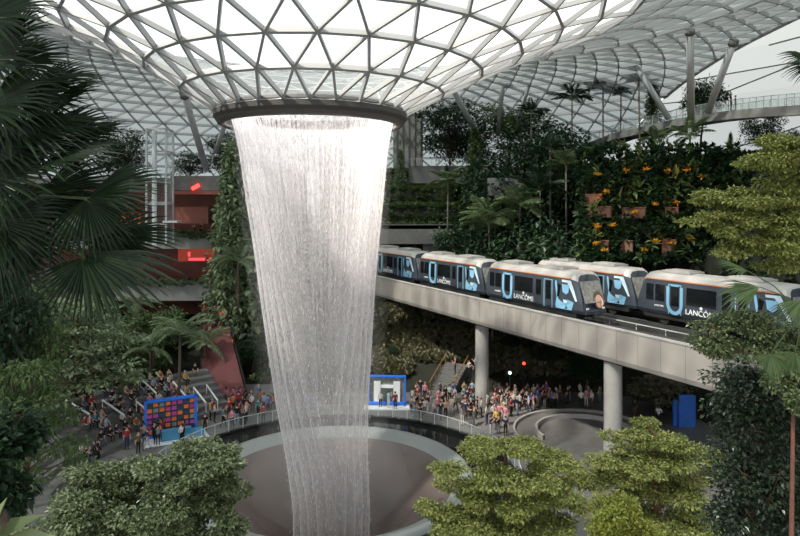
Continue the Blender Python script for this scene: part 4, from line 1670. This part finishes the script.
def fan_palm(label, crown, base, fans, leafk, seed, tr=.13):
    root = empty('fan_palm', base)
    tag(root, label, 'palm', 'fan palms near the viewpoint')
    t = MB()
    c, b = Vector(crown) - Vector(base), Vector((0, 0, 0))
    t.tube([b, b.lerp(c, .5) + Vector((.05, 0, 0)), c], [tr * 1.2, tr, tr * .9], 10)
    t.build('trunk', M['bark'], root, True)
    for i, (px, py, d, ang, rpx, tilt, spread, droop) in enumerate(fans):
        hub = at(px, py, d) - Vector(base)
        an = math.radians(ang)
        main = Vector((math.cos(an), .25 * math.sin(seed + i * 2.1), math.sin(an)))
        ti = math.radians(tilt)
        nrm = Vector((-math.sin(an) * math.cos(ti), -math.sin(ti), math.cos(an) * math.cos(ti)))
        if nrm.z < 0 and abs(math.cos(an)) > .2:
            nrm = Vector((-nrm.x, nrm.y, -nrm.z))
        L = rpx / FOC * d
        fl_ = fan_leaf(hub, main, nrm, L, max(14, int(spread / 5.5)), math.radians(spread), droop, seed=seed * 31 + i)
        fo = fl_.build('frond', M[leafk], root)
        s = MB()
        mid = c.lerp(hub, .55) + Vector((0, 0, .12))
        s.tube([c, mid, hub, hub + main.normalized() * L * .08], [.016, .011, .008, .005], 6)
        s.build('stalk', M['leaf_mid'], fo)
    return root


cr_ = at(-40, 215, 7.0)
fan_palm('large dark fan palm reaching in from the upper left edge', cr_, Vector((cr_.x - .3, cr_.y + .2, 15.0)), [
    # px, py, dist, direction, radius px, tilt to viewer, spread, droop
    (-8, 48, 6.6, 20, 66, 25, 150, .10),
    (8, 22, 6.9, 35, 48, 35, 120, .10),
    (14, 92, 6.4, 12, 92, 20, 130, .08),
    (40, 118, 6.8, 28, 78, 30, 95, .05),
    (5, 128, 6.2, -10, 100, 25, 130, .12),
    (66, 150, 6.6, 24, 72, 25, 85, .05),
    (30, 172, 6.0, 14, 104, 20, 95, .08),
    (5, 200, 6.3, -20, 92, 30, 150, .15),
    (88, 198, 6.1, 14, 84, 30, 110, .06),
    (86, 199, 6.0, -62, 60, 55, 150, .12),
    (58, 226, 6.5, 2, 98, 25, 110, .10),
    (98, 240, 6.8, -4, 82, 30, 120, .08),
    (84, 257, 5.9, -88, 58, 65, 150, .08),
    (82, 254, 6.0, -28, 100, 40, 75, .08),
    (12, 240, 6.4, -6, 74, 30, 150, .12),
    (-8, 150, 6.0, 10, 82, 40, 170, .12),
    (-5, 95, 6.1, -30, 76, 40, 170, .12),
    (105, 238, 6.3, -100, 24, 60, 200, .05),
    (-15, 20, 6.0, 12, 80, 50, 140, .10),
    (-10, 62, 6.1, 22, 84, 55, 130, .10),
    (10, 66, 6.7, 8, 66, 50, 140, .10),
    (22, 105, 6.9, 18, 84, 45, 120, .08),
    (-12, 110, 5.9, 5, 78, 55, 150, .12),
    (48, 140, 6.9, 8, 78, 45, 120, .10),
    (20, 152, 6.5, 22, 84, 50, 120, .10),
    (-10, 180, 5.9, 4, 90, 50, 160, .12),
    (40, 196, 6.7, 2, 84, 45, 130, .10),
    (-10, 222, 5.9, -12, 80, 50, 160, .15),
    (-2, 255, 6.2, -40, 62, 40, 180, .15)], 'leaf_fan', 3)
cr_ = at(806, 318, 12.5)
fan_palm('pale fan palm with long fingers in front of the rightmost tram', cr_, Vector((cr_.x, cr_.y, 6.0)), [
    (748, 271, 12.4, 172, 34, 20, 70, .08),
    (760, 287, 12.2, 200, 40, 35, 80, .15),
    (803, 300, 12.0, 222, 32, 40, 70, .2),
    (770, 355, 12.0, 275, 26, 70, 200, .2),
    (795, 352, 12.2, 250, 24, 60, 130, .2)], 'leaf_mid', 5, .10)
cr_ = at(845, 60, 9)
fan_palm('dark fan palm tips poking in at the upper right edge', cr_, Vector((cr_.x, cr_.y, 15)), [
    (812, 58, 8.8, 178, 32, 35, 90, .12), (818, 66, 8.9, 195, 34, 35, 110, .2)], 'leaf_fan', 7, .10)
cr_ = at(-12, 545, 9)
g = MB()
for a, l in ((20, .95), (55, .75), (-15, .8), (80, .6)):
    d = Vector((math.cos(math.radians(a)), -.1, math.sin(math.radians(a)) * .5)).normalized()
    leaf(g, Vector((0, 0, 0)), d, Vector((0, -.5, 1)).normalized(), l * 1.3, .16)
o = g.build('leaves', M['leaf_gloss'], None)
root = empty('broad_leaf_plant', cr_)
o.parent = root
tag(root, 'big smooth light green leaf plant in the bottom left corner', 'plant')
q = MB(); q.tube([(0, 0, 0), (-.1, 0, -2)], .04, 6); q.build('stem', M['leaf_mid'], root)
# ================================================================ people
HEADBITS = {}


def body_mesh(pose):
    J = {'pelvis': (0, 0, .95), 'waist': (0, 0, 1.12), 'chest': (0, .01, 1.33), 'neck': (0, 0, 1.47), 'jaw': (0, -.015, 1.55), 'head': (0, -.01, 1.63), 'crown': (0, 0, 1.695)}
    for s, n in ((1, 'l'), (-1, 'r')):
        J['sh' + n] = (s * .175, 0, 1.39)
        J['el' + n] = (s * .23, .03, 1.12)
        J['wr' + n] = (s * .24, -.05, .88)
        J['ha' + n] = (s * .24, -.08, .80)
        J['hi' + n] = (s * .09, 0, .90)
        J['kn' + n] = (s * .10, -.02, .49)
        J['an' + n] = (s * .10, .02, .09)
        J['to' + n] = (s * .11, -.13, .04)
    if pose == 'walk':
        J.update(knl=(.09, -.18, .52), anl=(.09, -.22, .10), tol=(.09, -.37, .05), knr=(-.09, .04, .48), anr=(-.09, .27, .15), tor=(-.10, .16, .04),
                 ell=(.23, .12, 1.14), wrl=(.23, .05, .92), hal=(.23, .0, .86), elr=(-.23, -.08, 1.13), wrr=(-.22, -.25, .97), har=(-.22, -.32, .94))
    if pose == 'photo':
        J.update(ell=(.25, -.14, 1.20), wrl=(.10, -.32, 1.42), hal=(.06, -.35, 1.48), elr=(-.25, -.14, 1.20), wrr=(-.10, -.32, 1.42), har=(-.06, -.35, 1.48))
    if pose == 'lean':
        J.update(ell=(.26, -.05, 1.15), wrl=(.12, -.20, 1.06), hal=(.04, -.22, 1.08), elr=(-.26, -.05, 1.15), wrr=(-.12, -.22, 1.02), har=(-.04, -.24, 1.03), anl=(.16, .03, .09), tol=(.19, -.11, .04), knl=(.13, -.03, .49))
    if pose in ('sit', 'sitlean'):
        d = .43
        for k in ('pelvis', 'waist', 'chest', 'neck', 'jaw', 'head', 'crown', 'shl', 'shr', 'ell', 'elr', 'wrl', 'wrr', 'hal', 'har', 'hil', 'hir'):
            x, y, z = J[k]
            J[k] = (x, y, z - d)
        f = .16 if pose == 'sitlean' else 0
        for k in ('chest', 'neck', 'jaw', 'head', 'crown', 'shl', 'shr'):
            x, y, z = J[k]
            J[k] = (x, y - f * (z - .55), z - f * .1)
        for s, n in ((1, 'l'), (-1, 'r')):
            J['kn' + n] = (s * .13, -.42, .50)
            J['an' + n] = (s * .12, -.40, .09)
            J['to' + n] = (s * .13, -.56, .04)
            J['el' + n] = (s * .25, -.10 - f * .4, .70)
            J['wr' + n] = (s * .16, -.30, .60)
            J['ha' + n] = (s * .12, -.38, .58)
    Rr = dict(pelvis=(.155, .115), waist=(.135, .10), chest=(.165, .11), neck=(.052, .052), jaw=(.066, .078), head=(.080, .098), crown=(.055, .068),
              sh=(.062, .062), el=(.044, .044), wr=(.029, .029), ha=(.04, .022), hi=(.095, .10), kn=(.060, .060), an=(.042, .045), to=(.042, .032))
    names = list(J)
    ix = {k: i for i, k in enumerate(names)}
    E = [('pelvis', 'waist'), ('waist', 'chest'), ('chest', 'neck'), ('neck', 'jaw'), ('jaw', 'head'), ('head', 'crown')]
    for n in 'lr':
        E += [('chest', 'sh' + n), ('sh' + n, 'el' + n), ('el' + n, 'wr' + n), ('wr' + n, 'ha' + n), ('pelvis', 'hi' + n), ('hi' + n, 'kn' + n), ('kn' + n, 'an' + n), ('an' + n, 'to' + n)]
    me = bpy.data.meshes.new('skeleton')
    me.from_pydata([J[k] for k in names], [(ix[a], ix[b]) for a, b in E], [])
    o = link('skeleton', me)
    sk = o.modifiers.new('skin', 'SKIN')
    ss = o.modifiers.new('sub', 'SUBSURF')
    ss.levels = 1
    for k in names:
        sv = me.skin_vertices[0].data[ix[k]]
        sv.radius = Rr[k] if k in Rr else Rr[k[:2]]
        sv.use_root = (k == 'pelvis')
    bpy.context.view_layer.update()
    ev = bpy.data.meshes.new_from_object(o.evaluated_get(bpy.context.evaluated_depsgraph_get()))
    bpy.data.objects.remove(o)
    bones = []
    for a, b in E:
        k = a[:2] + '-' + b[:2]
        if a == 'neck' or a == 'jaw' or a == 'head' or (a == 'chest' and b == 'neck'):
            mi = 0
        elif a[:2] in ('el', 'wr'):
            mi = 0
        elif a[:2] in ('hi', 'kn') or (a == 'pelvis' and b[:2] == 'hi'):
            mi = 2
        elif a[:2] == 'an':
            mi = 3
        else:
            mi = 1
        bones.append((Vector(J[a]), Vector(J[b]), mi))
    mb = MB()
    vs = [v.co.copy() for v in ev.vertices]
    for p in ev.polygons:
        c = p.center
        best, bm_ = 1e9, 0
        for a, b, mi in bones:
            ab = b - a
            t = max(0, min(1, (c - a).dot(ab) / max(1e-9, ab.length_squared)))
            dd = (c - a - ab * t).length
            if dd < best:
                best, bm_ = dd, mi
        mb.f.append(tuple(p.vertices))
        mb.m.append(bm_)
    mb.v = [tuple(v) for v in vs]
    bpy.data.meshes.remove(ev)
    h = Vector(J['head'])
    mb.add([h + Vector(q) for q in ((-.014, -.085, .0), (.014, -.085, .0), (0, -.088, .035), (0, -.118, -.008))], [(0, 3, 2), (3, 1, 2), (0, 1, 3)], 0)
    for s in (-1, 1):
        mb.blob(h + Vector((s * .032, -.088, .02)), (.012, .008, .008), 6, 4)
        mb.blob(h + Vector((s * .082, .01, .0)), (.012, .025, .034), 6, 0)
    mb.blob(h + Vector((0, -.088, -.045)), (.024, .008, .008), 6, 5)
    for n, s in (('l', 1), ('r', -1)):
        w, ha = Vector(J['wr' + n]), Vector(J['ha' + n])
        d = (ha - w).normalized()
        x = Vector((0, 1, 0)) - d * d.y
        if x.length < .2:
            x = Vector((1, 0, 0)) - d * d.x
        x.normalize()
        for k, l in enumerate((.065, .078, .072, .055)):
            p = ha + x * (-.027 + .018 * k) + d * .012
            mb.tube([p, p + d * l * .55, p + d * l * .9 - Vector((s * .018, 0, 0))], [.009, .0085, .007], 5, 0)
        p = ha - x * .028 - d * .02
        mb.tube([p, p - x * .028 + d * .02, p - x * .034 + d * .045], [.010, .009, .007], 5, 0)
    me = mb.mesh('body', [M['skin'], M['top_black'], M['bottom_black'], M['rubber'], M['rubber'], M['lips']], True)
    return me, h


TOPS = {'black': (.012, .012, .014), 'white': (.68, .68, .68), 'grey': (.22, .22, .23), 'red': (.50, .04, .05), 'pink': (.72, .25, .34), 'navy': (.02, .03, .10), 'teal': (.05, .28, .32), 'orange': (.65, .20, .05),
        'beige': (.52, .40, .28), 'maroon': (.20, .03, .05), 'pale blue': (.38, .52, .68), 'olive': (.14, .15, .05), 'purple': (.22, .09, .32), 'cream': (.72, .66, .54), 'yellow': (.70, .50, .06), 'bright blue': (.04, .20, .65)}
BOTS = {'black': (.012, .012, .014), 'dark blue': (.03, .05, .13), 'grey': (.18, .18, .19), 'white': (.65, .65, .64), 'khaki': (.33, .25, .15), 'brown': (.10, .055, .035), 'pale blue': (.32, .42, .55)}
for k, c in TOPS.items():
    M['top_' + k] = plain(k + ' cloth top', tuple(x * .68 for x in c), .85)
for k, c in BOTS.items():
    M['bottom_' + k] = plain(k + ' cloth trousers', tuple(x * .7 for x in c), .85)
for k, c in (('black', (.012, .01, .009)), ('brown', (.06, .035, .02)), ('grey', (.3, .3, .3)), ('fair', (.40, .26, .12))):
    M['hair_' + k] = plain(k + ' hair', c, .6)
BODY = {p: body_mesh(p) for p in ('stand', 'walk', 'photo', 'lean', 'sit', 'sitlean')}


def hair_mesh(long_):
    mb = MB()
    n = 10
    vs, fs = [], []
    rows = 5
    for i in range(rows + 1):
        t = PI * .62 * i / rows
        for k in range(n):
            a = 2 * PI * k / n
            r = math.sin(t)
            front = max(0, -math.sin(a))
            z = .12 * math.cos(t * (1 - .35 * front))
            vs.append((.094 * r * math.cos(a), .112 * r * math.sin(a) + .012, z))
    for i in range(rows):
        for k in range(n):
            fs.append((i * n + k, (i + 1) * n + k, (i + 1) * n + (k + 1) % n, i * n + (k + 1) % n))
    mb.add(vs, fs)
    if long_:
        mb.tube([(0, .075, .03), (0, .09, -.10), (0, .085, -.24)], [.085, .085, .05], 8)
    return mb.mesh('hair', M['hair_black'], True)


HAIR = [hair_mesh(False), hair_mesh(True)]
PR = random.Random(77)
USED = set()
SPOT = []
TW = [('black', 18), ('white', 8), ('grey', 5), ('red', 4), ('pink', 5), ('navy', 5), ('teal', 2), ('orange', 2), ('beige', 3), ('maroon', 3), ('pale blue', 3), ('olive', 2), ('purple', 1), ('cream', 3), ('yellow', 1), ('bright blue', 2)]
BW = [('black', 16), ('dark blue', 6), ('grey', 4), ('white', 3), ('khaki', 3), ('brown', 2), ('pale blue', 2)]


def pickw(w):
    t = PR.random() * sum(x[1] for x in w)
    for k, x in w:
        t -= x
        if t <= 0:
            return k
    return w[-1][0]


POSETXT = {'stand': 'standing', 'walk': 'walking', 'photo': 'taking photos', 'lean': 'hands together', 'sit': 'sitting', 'sitlean': 'sitting bent forward'}


def person(loc, rz, pose, where, group, top=None, bot=None, sc=None):
    for _ in range(200):
        t, b = top or pickw(TW), bot or pickw(BW)
        lh = PR.random() < .42
        key = (t, b, pose, where)
        if key not in USED:
            break
    USED.add(key)
    me, head = BODY[pose]
    o = link('person', me, None, loc)
    s = sc or PR.uniform(1.04, 1.18)
    o.scale = (s, s, s)
    o.rotation_euler = (0, 0, rz)
    for i, m_ in ((1, M['top_' + t]), (2, M['bottom_' + b])):
        o.material_slots[i].link = 'OBJECT'
        o.material_slots[i].material = m_
    h = link('hair', HAIR[1 if lh else 0], o, head + Vector((0, 0, .0)))
    hc = pickw([('black', 10), ('brown', 4), ('grey', 2), ('fair', 1)])
    h.material_slots[0].link = 'OBJECT'
    h.material_slots[0].material = M['hair_' + hc]
    tag(o, f'person in {t} top, {b} trousers, {POSETXT[pose]} {where}', 'person', group)
    return o


def free(p, dist):
    if any((p.x - q.x) ** 2 + (p.y - q.y) ** 2 < dist * dist and abs(p.z - q.z) < 1.5 for q in SPOT):
        return False
    SPOT.append(p)
    return True


# seated on the stone steps
n = 0
tries = 0
while n < 62 and tries < 4000:
    tries += 1
    k = PR.choice([1, 1, 2, 2, 3, 3, 4, 5, 6])
    a = PR.triangular(128, 166, 144)
    r = 20.2 + 1.15 * k + .25
    p = Vector((-5.5 + r * math.cos(math.radians(a)), 50 + r * math.sin(math.radians(a)), .42 * k))
    if not free(p, .62):
        continue
    row = ['first', 'second', 'third', 'fourth', 'fifth', 'sixth', 'seventh'][k]
    part = 'near tiles' if a < 139 else ('below trunk' if a < 149 else 'near end')
    person(p, math.radians(a) - PI / 2 + PR.uniform(-.3, .3), PR.choice(['sit', 'sit', 'sitlean']), f'on {row} step {part}', 'people on the stone seating')
    n += 1


def crowd(num, pxa, pxb, pya, pyb, where, group, z=0.0, dist=.6, poses=('stand', 'stand', 'walk', 'lean', 'photo', 'lean'), cond=None, face=None):
    n = tries = 0
    while n < num and tries < 3000:
        tries += 1
        px, py = PR.uniform(pxa, pxb), PR.uniform(pya, pyb)
        d = (CAMZ - z) * FOC / (py - HOR)
        p = at(px, py, d)
        r = math.hypot(p.x + 5.2, p.y - 50)
        if z < .1 and (r < 15.4 or seat_step(p.x, p.y) > 0 or math.hypot(p.x - 17.5, p.y - 60) < 7.6 and 'kerb' not in where):
            continue
        if any((p.x - q.x) ** 2 + (p.y - q.y) ** 2 < 1.4 for q in (at(482, HOR, 69), at(613, HOR, 52))):
            continue
        if cond and not cond(p):
            continue
        if not free(p, dist):
            continue
        rz = PR.uniform(0, 6.28) if face is None else face + PR.uniform(-.9, .9)
        person(p, rz, PR.choice(poses), where, group)
        n += 1


crowd(26, 206, 266, 402, 424, 'at the red ramp foot', 'people on the left plaza', face=None)
crowd(3, 222, 238, 424, 430, 'near railing left of waterfall', 'people on the left plaza', dist=.8)
crowd(8, 60, 98, 446, 472, 'before seats by bottom tree', 'people on the left plaza', cond=lambda p: True)
crowd(6, 150, 190, 436, 447, 'before the tile board', 'people on the left plaza')
crowd(5, 100, 148, 438, 455, 'left of the tile board', 'people on the left plaza')
crowd(14, 268, 362, 404, 414, 'behind the waterfall', 'people behind the waterfall')
crowd(4, 376, 412, 404, 411, 'by the photo wall', 'people at the photo wall')
crowd(40, 414, 474, 396, 421, 'left of the farther column', 'people in the right hand crowd', face=0.2)
crowd(42, 490, 552, 398, 436, 'right of the farther column', 'people in the right hand crowd', face=0.2)
crowd(12, 492, 556, 404, 412, 'at dark back of crowd', 'people in the right hand crowd')
crowd(8, 462, 500, 412, 428, 'at the farther column foot', 'people in the right hand crowd')
crowd(9, 556, 602, 398, 424, 'left of the thick column', 'people on the right path')
crowd(3, 628, 660, 416, 436, 'right of the thick column', 'people on the right path', cond=lambda p: True)
crowd(7, 580, 668, 478, 520, 'below bottom right trees', 'people under the trees')
crowd(5, 530, 575, 505, 530, 'below bottom centre tree', 'people under the trees')
crowd(5, 452, 476, 372, 384, 'above the grey stair', 'people on the upper landing', z=2.1)
crowd(10, 180, 262, 262, 281, 'on lower left balcony', 'people on the left building', z=9.92, cond=lambda p: 92.2 < p.y < 97 and p.x < -22.8)
crowd(6, 192, 232, 226, 240, 'on upper left balcony', 'people on the left building', z=17.02, cond=lambda p: 92.2 < p.y < 97 and p.x < -22.8)
for px, t_, w_ in ((203, .78, 'left'), (208, .80, 'second'), (213, .77, 'third'), (219, .81, 'right')):
    y = 68.5 + (88 - 68.5) * t_
    p = at(px + 2, HOR, y)
    x = p.x
    person(Vector((x, y, .15 + 8.45 * t_ + .02)), PR.uniform(0, 6), 'stand', f'high on ramp, {w_} one', 'people on the red ramp')
for px, py, d, tp in ((731, 107, 73.6, 'black'), (735.5, 106.5, 73.8, 'navy')):
    p = at(px, 0, d + 1.0)
    person(Vector((p.x, p.y, at(0, 110.2, 74).z + .02)), 1.0, 'stand', 'on the sky walkway', 'people on the sky walkway', tp)
crowd(5, 436, 472, 150, 160, 'behind the upper terrace wall', 'people on the upper terrace', z=27.6, cond=lambda p: 110.5 < p.y < 116)if False else None
for px, t, b, pose, where in ((205, 'black', 'black', 'stand', 'alone by black stone ring'), (80, 'white', 'white', 'lean', 'among the seated crowd'), (412, 'grey', 'black', 'photo', 'at railing right of waterfall')):
    py = {205: 432, 80: 463, 412: 414}[px]
    d = CAMZ * FOC / (py - HOR)
    person(at(px, py, d), 0.1, pose, where, 'people standing alone', t, b, 1.02)
q = MB()
q.lathe([(0.01, 1.0), (.26, 1.0), (.33, .92), (.33, 0), (0, 0)], (0, 0, 0), 20)
tag(q.build('litter_bin', M['rubber'], None, False, at(243, 424, CAMZ * FOC / (424 - HOR))), 'black round litter bin on the plaza left of the waterfall', 'bin')

# upper terrace railing
q = MB()
for k in range(14):
    q.box((2 + k * .85, 109.2, 29), (.06, .06, 1.2))
q.box((7.5, 109.2, 29.6), (12, .07, .06))
tag(q.build('terrace_railing', M['white_steel']), 'pale railing on the terrace wall below the round tree', 'railing')

# small red signal and green exit like lights in the dark under the bridge
for px, py, d, c, lab in ((524, 363.5, 70, (1, .05, .03), 'small red signal light in the dark under the bridge'), (510, 373, 70, (.5, 1, .85), 'tiny pale green light in the dark under the bridge')):
    q = MB()
    q.tube([(0, 0, 0), (0, .1, 0)], .16, 12)
    o = q.build('signal_light', glow('signal ' + lab[:9], c, 4), None, False, at(px, py, d))
    tag(o, lab, 'light')
    q = MB(); q.tube([(0, .05, -.1), (0, .05, -6)], .05, 6); q.build('pole', M['rubber'], o)

# fine spray hanging around the fall
m, nt, out = new_mat('spray mist')
vsn = N(nt, 'ShaderNodeVolumeScatter')
vsn.inputs['Color'].default_value = (.96, .95, .93, 1)
vsn.inputs['Density'].default_value = MIST
vsn.inputs['Anisotropy'].default_value = .2
nt.links.new(vsn.outputs[0], out.inputs['Volume'])
q = MB()
zz = [-4.5, -3, -.5, 1.5, 4, 8, 12, 16, 20, 24, 27, 27.4]
ex = [-2.0, .6, 3.4, 2.8, 1.7, 1.2, 1.0, .85, .7, .5, .3, -4.0]
vs = [(fall_c(z) + (fall_r(z) + e) * math.cos(2 * PI * k / 32) + 6.75, (fall_r(z) + e) * math.sin(2 * PI * k / 32), z - 28) for z, e in zip(zz, ex) for k in range(32)]
fs = [(a * 32 + k, a * 32 + (k + 1) % 32, (a + 1) * 32 + (k + 1) % 32, (a + 1) * 32 + k) for a in range(len(zz) - 1) for k in range(32)]
fs += [tuple(range(31, -1, -1)), tuple((len(zz) - 1) * 32 + k for k in range(32))]
q.add(vs, fs)
o = q.build('spray', m, wf, True)
o['kind'] = 'stuff'

# ================================================================ light, sky, camera
sc = bpy.context.scene
w = bpy.data.worlds.new('overcast sky')
sc.world = w
w.use_nodes = True
nt = w.node_tree
nt.nodes.clear()
out = nt.nodes.new('ShaderNodeOutputWorld')
bg = nt.nodes.new('ShaderNodeBackground')
tc = nt.nodes.new('ShaderNodeTexCoord')
sp = nt.nodes.new('ShaderNodeSeparateXYZ')
rp_ = nt.nodes.new('ShaderNodeValToRGB')
rp_.color_ramp.elements[0].position = 0.0
rp_.color_ramp.elements[0].color = (.20, .21, .2, 1)
rp_.color_ramp.elements[1].position = .56
rp_.color_ramp.elements[1].color = (.93, .97, 1, 1)
e = rp_.color_ramp.elements.new(.48); e.color = (.30, .32, .3, 1)
e = rp_.color_ramp.elements.new(.505); e.color = (1, 1, 1, 1)
mr = nt.nodes.new('ShaderNodeMapRange')
mr.inputs['From Min'].default_value = -1
nt.links.new(tc.outputs['Generated'], sp.inputs[0])
nt.links.new(sp.outputs[2], mr.inputs['Value'])
nt.links.new(mr.outputs[0], rp_.inputs[0])
nt.links.new(rp_.outputs[0], bg.inputs[0])
bg.inputs[1].default_value = SKY
nt.links.new(bg.outputs[0], out.inputs[0])

sl = bpy.data.lights.new('sun', 'SUN')
sl.energy = SUN
sl.angle = math.radians(3.5)
sl.color = (1, .93, .80)
so = bpy.data.objects.new('sun', sl)
COL.objects.link(so)
so.rotation_euler = Vector((.50, .42, -.85)).to_track_quat('-Z', 'Y').to_euler()

cam = bpy.data.cameras.new('camera')
cam.sensor_width = 36
cam.lens = FOC / 800 * 36
cam.shift_y = -(268 - HOR) / 800
cam.clip_end = 600
co = bpy.data.objects.new('camera', cam)
COL.objects.link(co)
co.location = (0, 0, CAMZ)
co.rotation_euler = (PI / 2, 0, 0)
sc.camera = co
sc.view_settings.view_transform = 'Standard'
sc.view_settings.look = 'None'
sc.view_settings.gamma = 1
sc.view_settings.exposure = EXPO
sc.cycles.max_bounces = 8
sc.cycles.diffuse_bounces = 4
sc.cycles.volume_bounces = 3
sc.cycles.transparent_max_bounces = 24
sc.cycles.use_denoising = True
